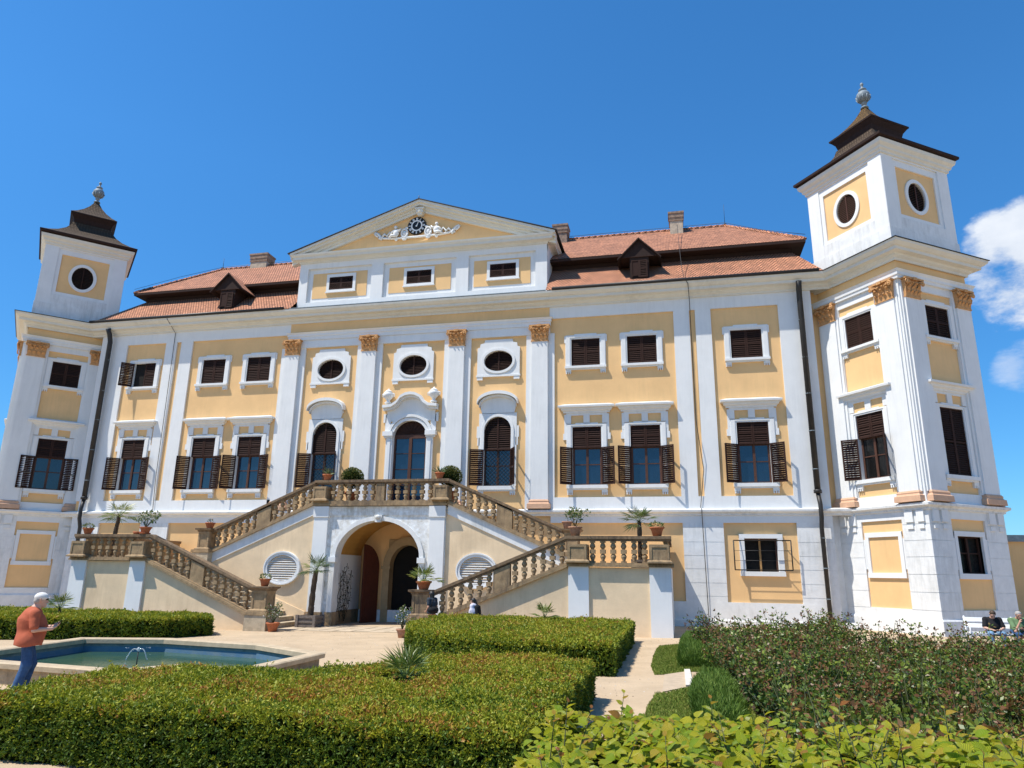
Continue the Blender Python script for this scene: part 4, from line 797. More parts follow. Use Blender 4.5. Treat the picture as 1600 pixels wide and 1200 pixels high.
def slope_bar(mb, x0, z0, x1, z1, y0, y1, t, m):
    if x0 > x1: x0, z0, x1, z1 = x1, z1, x0, z0
    mb.prism([(x0, z0-t), (x1, z1-t), (x1, z1), (x0, z0)], y0, y1, m)
def newel(name, x, y, z0, z1, hw, plinth=None, cap=True):
    b = MB(); b.box(x-hw, x+hw, y-hw, y+hw, z0, z1-.12, 'stone')
    for sx, sy in ((0, -1), (1, 0), (-1, 0)):     # raised border so that the panel reads as sunk
        for a0, a1, c0, c1 in ((-hw, -hw+.07, z0+.02, z1-.13), (hw-.07, hw, z0+.02, z1-.13), (-hw+.07, hw-.07, z0+.02, z0+.09), (-hw+.07, hw-.07, z1-.21, z1-.13)):
            if sx == 0: b.box(x+a0, x+a1, y-hw-.022, y-hw+.01, c0, c1, 'stone')
            else: q = x+sx*hw; b.box(min(q-sx*.01, q+sx*.022), max(q-sx*.01, q+sx*.022), y+a0, y+a1, c0, c1, 'stone')
    if cap: b.sweep([(x-hw, y+hw), (x-hw, y-hw), (x+hw, y-hw), (x+hw, y+hw)], [(0, z1-.16), (.04, z1-.14), (.05, z1-.09), (.12, z1-.06), (.13, z1), (0, z1+.005)], 'stone_dark', True); b.box(x-hw-.02, x+hw+.02, y-hw-.02, y+hw+.02, z1-.1, z1+.004, 'stone_dark')
    b.sweep([(x-hw, y+hw), (x-hw, y-hw), (x+hw, y-hw), (x+hw, y+hw)], [(.0, z0), (.09, z0), (.09, z0+.05), (.03, z0+.09), (0, z0+.1)], 'stone', True)
    if plinth is not None: b.box(x-hw-.14, x+hw+.14, y-hw-.14, y+hw+.14, plinth, z0+.01, 'step'); b.box(x-hw-.17, x+hw+.17, y-hw-.17, y+hw+.17, z0-.10, z0+.012, 'stone')
    return spart(b, name)
YL, YU = -5.72, -2.78       # centre planes of the lower and of the upper balustrade
for s in (-1, 1):
    X = lambda x: s*x + .06
    def xr(a, b): return (min(X(a), X(b)), max(X(a), X(b)))
    lo = lambda x: 2.22 - .404*(7.88-x)          # top of the lower string
    hi = lambda x: 4.56 - .430*(x-2.82)          # top of the upper string
    # parapet wall of the lower flight and of the landing
    b = MB(); P = [(X(3.35), -.5), (X(7.95), -.5), (X(7.95), 2.1), (X(7.86), 2.1), (X(3.35), lo(3.35)-.1)]
    b.prism(P if s > 0 else P[::-1], YL-.05, YL+.25, 'tan')
    a0, a1 = xr(7.9, 11.15); b.box(a0, a1, YL-.051, .02, -.5, 2.08, 'tan'); spart(b, 'lower_wall')
    b = MB()
    for p in ((7.92, 8.58), (10.5, 11.17)): a0, a1 = xr(*p); b.box(a0, a1, YL-.13, YL+.2, -.5, 2.10, 'white')
    a0, a1 = xr(11.1, 11.17); b.box(a0, a1, YL-.12, -.2, -.5, 2.1, 'white'); spart(b, 'landing_pier')
    b = MB(); n = 13; sx = (7.9-3.0)/n
    for i in range(n):
        a0, a1 = xr(3.0+sx*i, 7.9); z = gz(X(3)) + (2.05-gz(X(3)))*(i+1)/(n); b.box(a0, a1, YL+.24, YU-.01, z-.17 if i else -.4, z-.045, 'step'); a0, a1 = xr(3.0+sx*i-.03, 7.9); b.box(a0, a1, YL+.24, YU-.008, z-.045, z, 'step')
    spart(b, 'lower_steps')
    b = MB(); a0, a1 = xr(7.88, 11.27); b.box(a0, a1, YL-.20, YL+.24, 2.10, 2.16, 'stone'); b.box(a0, a1, YL-.16, YL+.20, 2.16, 2.225, 'stone')
    slope_bar(b, X(7.88), lo(7.88), X(3.3), lo(3.3), YL-.16, YL+.2, .07, 'stone'); slope_bar(b, X(7.89), lo(7.89)-.06, X(3.3), lo(3.3)-.06, YL-.20, YL+.21, .09, 'stone'); spart(b, 'lower_string')
    b = MB(); a0, a1 = xr(7.86, 11.22); b.box(a0, a1, YL-.16, YL+.16, 2.97, 3.07, 'stone_dark'); b.box(a0, a1, YL-.11, YL+.11, 2.91, 2.97, 'stone_dark')
    slope_bar(b, X(7.86), 3.07, X(3.35), 3.07-.404*4.51, YL-.16, YL+.16, .10, 'stone_dark'); slope_bar(b, X(7.86), 2.975, X(3.35), 2.975-.404*4.51, YL-.11, YL+.11, .07, 'stone_dark'); spart(b, 'handrail')
    for x in (8.24, 10.84): newel('newel', X(x), YL, 2.22, 2.92, .30, cap=False)
    b = MB(); a0, a1 = xr(10.98, 11.10); b.box(a0, a1, YL+.3, -.0, 2.05, 2.95, 'stone'); a0, a1 = xr(10.92, 11.18); b.box(a0, a1, YL+.28, -.0, 2.95, 3.06, 'stone_dark'); spart(b, 'end_parapet')
    for i in range(6): baluster(X(8.24+.30+ (2.0/6)*(i+.5)), YL, 2.215)
    for xa, xb, n in ((3.5, 5.42, 6), (5.98, 7.86, 6)):
        for i in range(n): x = xa+(xb-xa)*(i+.5)/n; baluster(X(x), YL, lo(x)-.02)
    b = MB(); P = [(X(5.42), lo(5.42)), (X(5.98), lo(5.98)), (X(5.98), lo(5.98)+.72), (X(5.42), lo(5.42)+.72)]; b.prism(P if s > 0 else P[::-1], YL-.11, YL+.11, 'stone'); spart(b, 'rail_panel')
    newel('newel', X(2.98), YL, .42, 1.27, .28, plinth=-.4)
    # upper flight
    b = MB(); P = [(X(2.6), -.5), (X(7.75), -.5), (X(7.75), 2.0), (X(7.45), hi(7.45)-.2), (X(2.6), hi(2.82)-.2)]; b.prism(P if s > 0 else P[::-1], YU-.02, YU+.25, 'tan')
    spart(b, 'upper_wall')
    b = MB(); slope_bar(b, X(2.80), hi(2.80)-.14, X(7.5), hi(7.5)-.14, YU-.07, YU+.2, .40, 'white_worn'); spart(b, 'white_string_band')
    b = MB(); slope_bar(b, X(2.80), hi(2.80), X(7.5), hi(7.5), YU-.12, YU+.2, .07, 'stone'); slope_bar(b, X(2.80), hi(2.80)-.06, X(7.5), hi(7.5)-.06, YU-.16, YU+.21, .09, 'stone'); spart(b, 'upper_string')
    b = MB(); n = 14
    for i in range(n):
        z = 2.05+(4.40-2.05)*(i+1)/n; a0, a1 = xr(2.7, 7.4-(4.7/n)*i); b.box(a0, a1, YU+.24, -.02, z-.2, z, 'step')
    a0, a1 = xr(7.2, 11.0); b.box(a0, a1, YL+.26, 0, 1.95, 2.055, 'step'); spart(b, 'upper_steps')
    b = MB(); slope_bar(b, X(2.80), 5.40, X(7.55), 5.40-.43*4.75, YU-.15, YU+.15, .10, 'stone_dark'); slope_bar(b, X(2.80), 5.305, X(7.55), 5.305-.43*4.75, YU-.11, YU+.11, .07, 'stone_dark'); spart(b, 'handrail')
    for xa, xb, n in ((2.95, 4.76, 6), (5.36, 7.25, 6)):
        for i in range(n): x = xa+(xb-xa)*(i+.5)/n; baluster(X(x), YU, hi(x)-.02)
    b = MB(); P = [(X(4.76), hi(4.76)), (X(5.36), hi(5.36)), (X(5.36), hi(5.36)+.72), (X(4.76), hi(4.76)+.72)]; b.prism(P if s > 0 else P[::-1], YU-.11, YU+.11, 'stone'); spart(b, 'rail_panel')
    newel('newel', X(7.62), YU, 2.60, 3.47, .24, plinth=2.0)
    # stone skirting rising along the inner wall beside the lower steps
    b = MB(); P = [(X(2.9), -.3), (X(3.1), -.3), (X(7.6), 1.6), (X(7.6), 2.0), (X(2.9), .30)]; b.prism(P if s > 0 else P[::-1], YU-.06, YU-.01, 'tan'); spart(b, 'skirting')
    # oval vent in the stair wall
    b = MB(); oval_ring(b, 0, 1.93, .655, .50, .135, -.10, .05, 'white', 40); oval_ring(b, 0, 1.93, .75, .60, .05, -.13, .02, 'white', 40); ov = spart(b, 'oval_vent', None, (X(4.02), YU-.02, 0))
    b = MB(); b.box(-.66, .66, .03, .04, 1.42, 2.44, 'void'); n = 11
    for i in range(n):
        z = 1.44+.98*(i+.5)/n; hw = .65*math.sqrt(max(0, 1-((z-1.93)/.50)**2))
        if hw > .08: b.add([(-hw, -.05, z-.022), (hw, -.05, z-.022), (hw, .0, z+.022), (-hw, .0, z+.022), (-hw, -.05, z-.035), (hw, -.05, z-.035)], [(0, 1, 2, 3), (4, 5, 1, 0)], 'slat')
    b.build('louvre', ov)
# portal block under the balcony
b = MB(); arch_wall(b, -2.72, 2.80, -.5, 4.34, .04, 1.75, 2.37, 1.42, YU-.04, YU+.42, 'peeling', 'white_worn', 24); spart(b, 'portal_wall')
b = MB()
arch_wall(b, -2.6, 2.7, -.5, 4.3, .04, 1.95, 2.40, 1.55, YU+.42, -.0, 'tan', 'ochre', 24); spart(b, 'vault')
for s in (-1, 1): b = MB(); x = .04+s*1.94; b.box(min(x, x-s*.02), max(x, x-s*.02), YU+.44, 0, -.4, 2.5, 'white'); b.box(min(x, x-s*.06), max(x, x-s*.06), YU+.43, 0, -.4, .32, 'stone'); spart(b, 'passage_wall')
b = MB(); arch_band(b, .04, 1.75, 2.37, 1.42, .17, .17, YU-.10, YU-.03, 'white_worn', 24)
for s in (-1, 1):
    x = .04+s*1.84; b.box(x-.15, x+.15, YU-.17, YU+.1, 2.18, 2.38, 'white'); b.box(x-.10, x+.10, YU-.11, YU, -.0, 2.18, 'white'); b.box(x-.16, x+.16, YU-.14, YU+.44, -.5, .30, 'stone')
    x = .03+s*2.44; b.box(x-.30, x+.30, YU-.15, YU+.05, -.5, 4.34, 'white'); b.box(x-.33, x+.33, YU-.19, YU, 3.92, 4.34, 'white'); b.box(x-.32, x+.32, YU-.20, YU, -.5, .30, 'stone')
b.box(-2.1, 2.16, YU-.08, YU, 3.98, 4.34, 'peeling'); b.prism([(-.08, 3.72), (.14, 3.72), (.2, 4.0), (-.14, 4.0)], YU-.17, YU-.03, 'peeling'); b.ball((.03, YU-.18, 3.92), (.12, .07, .09), 'peeling', 8, 6); spart(b, 'portal_frame')
b = MB(); b.box(-2.78, 2.86, YU-.20, -.02, 4.36, 4.44, 'stone'); b.box(-2.74, 2.82, YU-.16, -.02, 4.44, 4.56, 'stone'); spart(b, 'balcony_slab')
b = MB(); b.box(-2.82, 2.90, YU-.16, YU+.16, 5.30, 5.40, 'stone_dark'); b.box(-2.8, 2.88, YU-.11, YU+.11, 5.24, 5.30, 'stone_dark'); spart(b, 'handrail')
for x in (-2.50, 2.60): newel('newel', x, YU, 4.55, 5.25, .28, cap=False)
b = MB(); b.box(-.13, .21, YU-.11, YU+.11, 4.55, 5.26, 'stone'); spart(b, 'rail_panel')
for xa, xb in ((-2.18, -.15), (.23, 2.28)):
    for i in range(6): baluster(xa+(xb-xa)*(i+.5)/6, YU, 4.545)

# ================================================================== ground, court, garden structures
b = MB(); xs = [-420, -60, -8.35, 16.16, 60, 420]; ys = [-200, -12, 12, 400]
vs = [(x, y, gz(x)) for y in ys for x in xs]; n = len(xs)
b.add(vs, [(j*n+i, j*n+i+1, (j+1)*n+i+1, (j+1)*n+i) for j in range(len(ys)-1) for i in range(n-1)], 'sand'); tag(b.build('ground'), kind='structure')
b = MB(); r2 = random.Random(3); b.add([(-2.75, -5.6, gz(-2.75)+.003), (3.0, -5.6, gz(3.0)+.003), (3.0, -2.95, gz(3.0)+.003), (-2.75, -2.95, gz(-2.75)+.003)], [(0, 1, 2, 3)], 'joint')
for i in range(9):
    for j in range(4):
        x0 = -2.7+i*.62+r2.uniform(-.02, .02); y0 = -5.55+j*.62+.05*(i % 3); w_ = .57+r2.uniform(-.03, .02)
        b.add([(x0, y0, gz(x0)+.006), (x0+w_, y0, gz(x0+w_)+.006), (x0+w_, y0+.58, gz(x0+w_)+.006), (x0, y0+.58, gz(x0)+.006)], [(0, 1, 2, 3)], 'paving')
tag(b.build('paved_path'), kind='structure')
def sheet(name, poly, h, m, kind='structure'):
    c = (sum(p[0] for p in poly)/len(poly), sum(p[1] for p in poly)/len(poly)); b = MB(); n = len(poly)
    b.add([(x, y, gz(x)+h) for x, y in poly]+[(c[0], c[1], gz(c[0])+h)], [(i, (i+1) % n, n) for i in range(n)], m); return tag(b.build(name), kind=kind)
LAWN1 = [(10.87, -8.7), (10.82, -9.9), (10.80, -11.5), (10.82, -13.4), (10.93, -14.7), (11.10, -14.62), (11.5, -14.1), (12.4, -13.9), (12.4, -13.0), (11.5, -8.0), (11.2, -8.3)]
LAWN2 = [(11.20, -16.92), (11.02, -17.05), (10.94, -18.4), (10.92, -20.5), (11.0, -23.2), (12.6, -23.0), (12.3, -16.3), (11.54, -16.25)]
sheet('lawn', LAWN1, .008, 'turf'); sheet('lawn', LAWN2, .008, 'turf')
sheet('stone_threshold', [(11.12, -16.86), (11.52, -16.22), (11.50, -14.12), (11.12, -14.66)], .012, 'slab')
sheet('rose_bed_soil', [(11.7, -23), (24, -22), (24, -6), (20.5, -5.2), (14, -3.0), (11.9, -6.5), (11.75, -13), (12.2, -14), (11.6, -16.4)], .004, 'soil')
b = MB(); z = gz(11.5); b.prism([(11.50, -16.24), (11.63, -16.15), (11.60, -13.95), (11.49, -14.02)], z-.1, z+.045, 'kerb', 'z'); tag(b.build('white_kerb'), 'white painted kerb stone at the end of the path by the lavender', 'kerb')

# pool: polygonal stone basin
POOL = [(4.27, -15.2), (4.33, -18.05), (2.95, -18.0), (2.5, -18.85), (-1.85, -18.35), (-2.50, -14.2), (-.58, -13.55), (2.2, -13.97)]
zp_ = gz(1.5)
pool = empty('fountain_basin', (1, -16.2, zp_), 'low polygonal stone pool with pale coping and blue painted inside', 'fountain basin'); PO = Vector((1, -16.2, zp_))
path = POOL[::-1]      # outside on the right-hand side
b = MB()
def inset(poly, d):
    out = []; n = len(poly); P = [Vector(p) for p in poly]
    for i in range(n):
        d1 = (P[i]-P[i-1]).normalized(); d2 = (P[(i+1) % n]-P[i]).normalized(); n1 = Vector((d1.y, -d1.x)); n2 = Vector((d2.y, -d2.x)); m_ = (n1+n2)/(1+n1.dot(n2)); q = P[i]+m_*d; out.append((q.x, q.y))
    return out
area = sum(a[0]*c[1]-c[0]*a[1] for a, c in zip(POOL, POOL[1:]+POOL[:1]))
if area > 0: ccw = POOL
else: ccw = POOL[::-1]
b.sweep(ccw, [(-.04, -.4), (-.04, .24)], 'poolstone', True); o = b.build('basin_wall', pool); o.location = (-PO.x, -PO.y, 0)
b = MB(); b.sweep(ccw, [(-.04, .24), (.05, .25), (.06, .33), (.03, .35), (-.20, .35), (-.23, .33), (-.23, .24)], 'coping', True); o = b.build('coping', pool); o.location = (-PO.x, -PO.y, 0)
b = MB(); b.sweep(ccw, [(-.19, .25), (-.19, .17)], 'poolgrey', True); b.sweep(ccw, [(-.189, .17), (-.189, -.3)], 'poolpaint', True); o = b.build('inner_wall', pool); o.location = (-PO.x, -PO.y, 0)
ins = inset(ccw, -.17); cx_ = sum(p[0] for p in ins)/len(ins); cy_ = sum(p[1] for p in ins)/len(ins); n = len(ins)
b = MB(); b.add([(x, y, zp_+.05) for x, y in ins]+[(cx_, cy_, zp_+.05)], [(i, (i+1) % n, n) for i in range(n)], 'water'); tag(b.build('pool_water'), kind='structure')
lr = random.Random(12); b = MB()
for i in range(2600):
    x, y = lr.uniform(-3, 12), lr.uniform(-22.5, -6); r_ = lr.uniform(.006, .017); z = gz(x)+.002; a = lr.uniform(0, 6.28)
    pp = [(x+r_*math.cos(a+q), y+r_*math.sin(a+q), z) for q in (0, 2.1, 4.2)]; b.add(pp+[(x, y, z+r_*.7)], [(0, 1, 3), (1, 2, 3), (2, 0, 3)], lr.choice(('joint', 'slab', 'sand', 'sand', 'kerb')))
tag(b.build('loose_gravel'), 'loose pebbles and crumbs scattered over the sandy court', 'gravel', kind='stuff')
# fountain jet: upright nozzle and two falling arcs
jx, jy = 1.05, -16.6
jet = empty('fountain_jet', (jx, jy, zp_+.05), 'small upright nozzle throwing two thin arcs of water in the pool', 'fountain')
b = MB(); b.tube([(0, 0, -.1), (0, 0, .33)], [.012, .010], 'iron', 6); b.build('nozzle', jet)
b = MB()
for s, rch in ((-1, .24), (1, .20)):
    pts = [(s*rch*t*.8, s*rch*t*.6*.6, .33 + .13*t*(1.0-1.12*t)*2.4 - .12*t*t) for t in [i/9 for i in range(10)]]
    b.tube(pts, [.008+.003*i/9 for i in range(10)], 'jet', 5)
r3 = random.Random(5)
for i in range(26): a = r3.choice((-1, 1))*r3.uniform(.14, .26); b.ball((a*.8, a*.4, r3.uniform(.05, .42)-abs(a)*.5 if r3.random() < .7 else .40), r3.uniform(.005, .012), 'jet', 5, 4)
b.ball((0, 0, .37), (.03, .03, .045), 'jet', 8, 6); b.build('water_arc', jet)
# yellow garden wall beyond the right tower
b = MB(); b.box(23.1, 40, 2.5, 2.9, -.3, 3.35, 'yellow'); gw = b.build('wall_panel'); 
gwr = empty('garden_wall', (30, 2.7, 0), 'yellow rendered garden wall with tiled coping right of the right tower', 'wall'); gw.parent = gwr; gw.location = (-30, -2.7, 0)
b = MB(); b.prism([(2.38, 3.35), (3.02, 3.35), (2.7, 3.62)], 0, 17, 'tile', 'y'); b2 = MB(Matrix.Translation((23.0, 0, 0)) @ Matrix(((0, 1, 0, 0), (1, 0, 0, 0), (0, 0, 1, 0), (0, 0, 0, 1)))); b2.add(b.v, b.f, 'chimplaster'); o = b2.build('coping', gwr); o.location = (-30, -2.7, 0)
# ================================================================== foliage
class Leaves:
    def __init__(s): s.V = []; s.T = []; s.M = []; s.mats = []
    def add(s, base, d, L, W, tint, m, side=None, sag=.0, mid=.45):
        base = np.asarray(base, float).reshape(-1, 3); n = len(base); d = np.asarray(d, float).reshape(-1, 3) * np.ones((n, 1)); d /= np.linalg.norm(d, axis=1, keepdims=True)+1e-9
        if side is None: side = np.cross(d, rng.normal(size=(n, 3)))
        side = np.asarray(side, float).reshape(-1, 3)*np.ones((n, 1)); side /= np.linalg.norm(side, axis=1, keepdims=True)+1e-9
        L = (np.ones(n)*L)[:, None]; W = (np.ones(n)*W)[:, None]
        tip = base + d*L; tip[:, 2] -= (sag*L)[:, 0]
        md = base + d*L*mid
        s.V.append(np.stack([base, md+side*W, tip, md-side*W], 1)); s.T.append(np.repeat((np.ones(n)*tint)[:, None], 4, 1))
        if m not in s.mats: s.mats.append(m)
        s.M.append(np.full(n, s.mats.index(m)))
    def mesh(s, name, extra=None):
        V = np.concatenate(s.V).reshape(-1, 3); T = np.concatenate(s.T).reshape(-1); Mi = np.concatenate(s.M); nq = len(Mi); mats = list(s.mats)
        me = bpy.data.meshes.new(name)
        ev = np.array(extra.v, float).reshape(-1, 3) if extra else np.zeros((0, 3)); ef = extra.f if extra else []
        nl = nq*4 + sum(len(f) for f in ef)
        me.vertices.add(len(V)+len(ev)); me.vertices.foreach_set('co', np.concatenate([V, ev]).ravel())
        me.loops.add(nl); li = list(range(nq*4)); 
        loops = np.concatenate([np.arange(nq*4), np.array([i+nq*4 for f in ef for i in f], int)]) if ef else np.arange(nq*4)
        me.loops.foreach_set('vertex_index', loops.astype(np.int32))
        st = np.concatenate([np.arange(nq)*4, nq*4+np.cumsum([0]+[len(f) for f in ef])[:-1].astype(int)]) if ef else np.arange(nq)*4
        me.polygons.add(nq+len(ef)); me.polygons.foreach_set('loop_start', st.astype(np.int32))
        mi = list(Mi); 
        if extra:
            for m in extra.mats:
                if m not in mats: mats.append(m)
            mi = np.concatenate([Mi, np.array([mats.index(extra.mats[k]) for k in extra.m], int)]) if ef else Mi
        for m in mats: me.materials.append(MT[m])
        me.polygons.foreach_set('material_index', np.asarray(mi, np.int32))
        at = me.attributes.new('tint', 'FLOAT', 'POINT'); at.data.foreach_set('value', np.concatenate([T, np.full(len(ev), .3)]).astype(np.float32))
        me.update(calc_edges=True); return me
    def build(s, name, parent=None, loc=(0, 0, 0), rz=0, extra=None): return link(name, s.mesh(name, extra), parent, loc, rz)
def unit(n): v = rng.normal(size=(n, 3)); return v/np.linalg.norm(v, axis=1, keepdims=True)
def in_poly(P, poly):
    c = np.zeros(len(P), bool); n = len(poly)
    for i in range(n):
        x1, y1 = poly[i]; x2, y2 = poly[(i+1) % n]
        hit = ((y1 > P[:, 1]) != (y2 > P[:, 1])) & (P[:, 0] < (x2-x1)*(P[:, 1]-y1)/((y2-y1) + 1e-12)+x1); c ^= hit
    return c
def edge_dist(P, poly):
    d = np.full(len(P), 9.); n = len(poly)
    for i in range(n):
        a = np.array(poly[i]); e = np.array(poly[(i+1) % n])-a; t = np.clip(((P-a) @ e)/(e @ e), 0, 1); d = np.minimum(d, np.linalg.norm(P-a-t[:, None]*e, axis=1))
    return d
def patch(x, y, s=1.): return .5+.25*np.sin(x*1.7*s+1.3*np.sin(y*1.1*s))+.25*np.sin(y*2.3*s+1.9*np.sin(x*.9*s+2))
def hedge(label, poly, h, dens, L, W, sprig=3, brown=.35, group=None, holes=()):
    poly = [tuple(p) for p in poly]; ar = sum(a[0]*c[1]-c[0]*a[1] for a, c in zip(poly, poly[1:]+poly[:1]))
    if ar < 0: poly = poly[::-1]
    o = (sum(p[0] for p in poly)/len(poly), sum(p[1] for p in poly)/len(poly)); z0 = gz(o[0])
    lf = Leaves(); x0, x1 = min(p[0] for p in poly), max(p[0] for p in poly); y0, y1 = min(p[1] for p in poly), max(p[1] for p in poly)
    n = int((x1-x0)*(y1-y0)*dens); P = np.column_stack([rng.uniform(x0, x1, n), rng.uniform(y0, y1, n)]); P = P[in_poly(P, poly)]
    for hx, hy, hr in holes: P = P[np.hypot(P[:, 0]-hx, (P[:, 1]-hy)*1.6) > hr]
    ed = edge_dist(P, poly)
    lump = .035*np.sin(P[:, 0]*5.1+2*np.sin(P[:, 1]*3.3))+.03*np.sin(P[:, 1]*6.3+P[:, 0]*2)
    z = z0 + h + lump*.8 + rng.normal(0, .018, len(P)) - .06*np.exp(-ed/.05) + (rng.random(len(P)) < .035)*rng.uniform(.02, .08, len(P))
    top = np.column_stack([P, z]); pt = patch(P[:, 0], P[:, 1]); pt2 = patch(P[:, 0]*3.1+4, P[:, 1]*2.7)
    tt = np.clip(.66 + .20*(pt-.5) + rng.normal(0, .14, len(P)), .1, .80); br = rng.random(len(P)) < brown*np.clip((pt*.55+pt2*.75-.52)*2.2, 0, 1); tt[br] = rng.uniform(.84, 1, br.sum())  # top tinted lighter: fresh growth, with sunlight put into the colour
    pts, nrm, tin = [top], [np.tile([0, 0, 1.], (len(top), 1))], [tt]
    for a, c in zip(poly, poly[1:]+poly[:1]):
        a, c = np.array(a), np.array(c); ln = np.linalg.norm(c-a); m = int(ln*h*dens*1.35); t = rng.random(m); zz = rng.random(m)**.92*h; nn = np.array([(c-a)[1], -(c-a)[0]])/ln
        bul = .022*np.sin(t*ln*4.7+zz*6)+.018*np.sin(t*ln*9+2)-.05*(zz > h*.93)
        gap = (np.sin(t*ln*17+3*np.sin(zz*9))*np.sin(zz*26+2*np.sin(t*ln*7)) > .66) & (rng.random(m) < .75); t, zz, bul = t[~gap], zz[~gap], bul[~gap]; m = len(t)
        q = a+np.outer(t, c-a)+nn*(bul+rng.normal(0, .015, m))[:, None]
        pts.append(np.column_stack([q, z0+zz])); nrm.append(np.tile([nn[0], nn[1], .25], (m, 1))); tin.append(np.clip(.30+.26*(zz/h)**2+rng.normal(0, .15, m), 0, .74))  # sides tinted darker than the sunlit top, deepest near the base
    P3 = np.concatenate(pts); Nn = np.concatenate(nrm); Tt = np.concatenate(tin)
    for k in range(sprig):
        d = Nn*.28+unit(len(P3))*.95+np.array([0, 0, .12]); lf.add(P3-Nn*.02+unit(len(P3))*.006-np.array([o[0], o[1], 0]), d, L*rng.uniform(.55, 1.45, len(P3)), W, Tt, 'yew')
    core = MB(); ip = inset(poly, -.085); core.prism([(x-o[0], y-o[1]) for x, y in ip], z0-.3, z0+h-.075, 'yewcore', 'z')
    hd = empty('clipped_hedge', (o[0], o[1], 0), label, 'hedge', group=group); lf.build('foliage', hd, extra=core); return hd
H1 = [(4.30, -22.92), (10.15, -23.15), (10.14, -17.85), (9.3, -17.35), (8.35, -17.2), (7.75, -17.75), (7.3, -18.5), (6.9, -19.6), (6.3, -20.35), (5.3, -20.25), (4.6, -20.45), (4.25, -20.9), (4.15, -22.0)]
H2 = [(4.3, -7.3), (4.5, -11.0), (5.1, -12.5), (6.4, -13.9), (7.6, -14.7), (8.6, -15.0), (10.2, -15.15), (10.1, -7.3)]
H3 = [(-3.2, -8.1), (-3.9, -9.6), (-6, -10.4), (-8.5, -11.0), (-15, -11.6), (-15, -6.9), (-4.2, -6.9)]
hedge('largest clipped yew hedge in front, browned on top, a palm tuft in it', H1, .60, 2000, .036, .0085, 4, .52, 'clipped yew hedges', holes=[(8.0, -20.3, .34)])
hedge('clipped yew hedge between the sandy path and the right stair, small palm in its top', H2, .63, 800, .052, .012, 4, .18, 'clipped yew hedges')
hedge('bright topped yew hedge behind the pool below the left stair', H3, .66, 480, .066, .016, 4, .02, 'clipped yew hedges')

# ---- hornbeam hedge right under the camera: folded ovate leaves with side veins
def vein_extra(m):
    t = m.node_tree; L = t.links.new; b = t.nodes['Principled BSDF']; uv = N(t, 'ShaderNodeUVMap'); uv.uv_map = 'UVMap'; sp = N(t, 'ShaderNodeSeparateXYZ'); L(uv.outputs[0], sp.inputs[0])
    ab = N(t, 'ShaderNodeMath', operation='ABSOLUTE'); L(sp.outputs[0], ab.inputs[0]); ml = N(t, 'ShaderNodeMath', operation='MULTIPLY_ADD'); L(ab.outputs[0], ml.inputs[0]); ml.inputs[1].default_value = -.30; L(sp.outputs[1], ml.inputs[2])
    mu = N(t, 'ShaderNodeMath', operation='MULTIPLY'); L(ml.outputs[0], mu.inputs[0]); mu.inputs[1].default_value = 2*PI*9; si = N(t, 'ShaderNodeMath', operation='SINE'); L(mu.outputs[0], si.inputs[0])
    bp = N(t, 'ShaderNodeBump'); bp.inputs['Strength'].default_value = .55; bp.inputs['Distance'].default_value = .006; L(si.outputs[0], bp.inputs['Height']); L(bp.outputs[0], b.inputs['Normal'])
    src = b.inputs['Base Color'].links[0].from_socket; mr = N(t, 'ShaderNodeMapRange'); mr.inputs[1].default_value = -1; mr.inputs[2].default_value = 1; mr.inputs[3].default_value = .74; mr.inputs[4].default_value = 1.12; L(si.outputs[0], mr.inputs[0])
    mm = N(t, 'ShaderNodeVectorMath', operation='SCALE'); L(src, mm.inputs[0]); L(mr.outputs[0], mm.inputs['Scale']); L(mm.outputs[0], b.inputs['Base Color'])
    for n in t.nodes:
        if n.bl_idname == 'ShaderNodeBsdfTranslucent': L(mm.outputs[0], n.inputs[0])
vein_extra(MT['beech'])
def big_leaves(name, base, d, nrm, L, tint, parent, loc):
    ts = [0, .12, .32, .58, .82, 1.0]; ws = [0, .20, .31, .28, .13, 0]
    n = len(base); d = d/np.linalg.norm(d, axis=1, keepdims=True); sd = np.cross(d, nrm); sd /= np.linalg.norm(sd, axis=1, keepdims=True); nn = np.cross(sd, d)
    V = []; UV = []; curl = rng.uniform(.05, .35, n); fold = rng.uniform(.05, .45, n)
    for t, w_ in zip(ts, ws):
        for k in (-1, 0, 1):
            p = base + d*(L*t)[:, None] + sd*(k*w_*L)[:, None] + nn*((abs(k)*w_*fold - curl*t*t)*L)[:, None]; V.append(p); UV.append((k, t))
    V = np.stack(V, 1); k = V.shape[1]
    fs = [(r*3+c, r*3+c+1, (r+1)*3+c+1, (r+1)*3+c) for r in range(5) for c in range(2)]
    F = (np.arange(n)[:, None, None]*k + np.array(fs)[None]).reshape(-1, 4)
    me = bpy.data.meshes.new(name); me.vertices.add(n*k); me.vertices.foreach_set('co', V.ravel()); me.loops.add(len(F)*4); me.loops.foreach_set('vertex_index', F.ravel().astype(np.int32)); me.polygons.add(len(F)); me.polygons.foreach_set('loop_start', (np.arange(len(F))*4).astype(np.int32)); me.polygons.foreach_set('use_smooth', np.ones(len(F), bool))
    me.materials.append(MT['beech']); at = me.attributes.new('tint', 'FLOAT', 'POINT'); at.data.foreach_set('value', np.repeat(tint, k).astype(np.float32))
    me.update(calc_edges=True); uvl = me.uv_layers.new(name='UVMap'); uvl.data.foreach_set('uv', np.array(UV)[F.ravel() % k].astype(np.float32).ravel()); return link(name, me, parent, loc)
hb = empty('hornbeam_hedge', (12.6, -26.4, 0), 'leafy yellow green hornbeam hedge at the bottom right, nearest to the viewer', 'hedge')
n = 14000; x = rng.uniform(10.82, 14.6, n); y = rng.uniform(-27.2, -25.45, n)
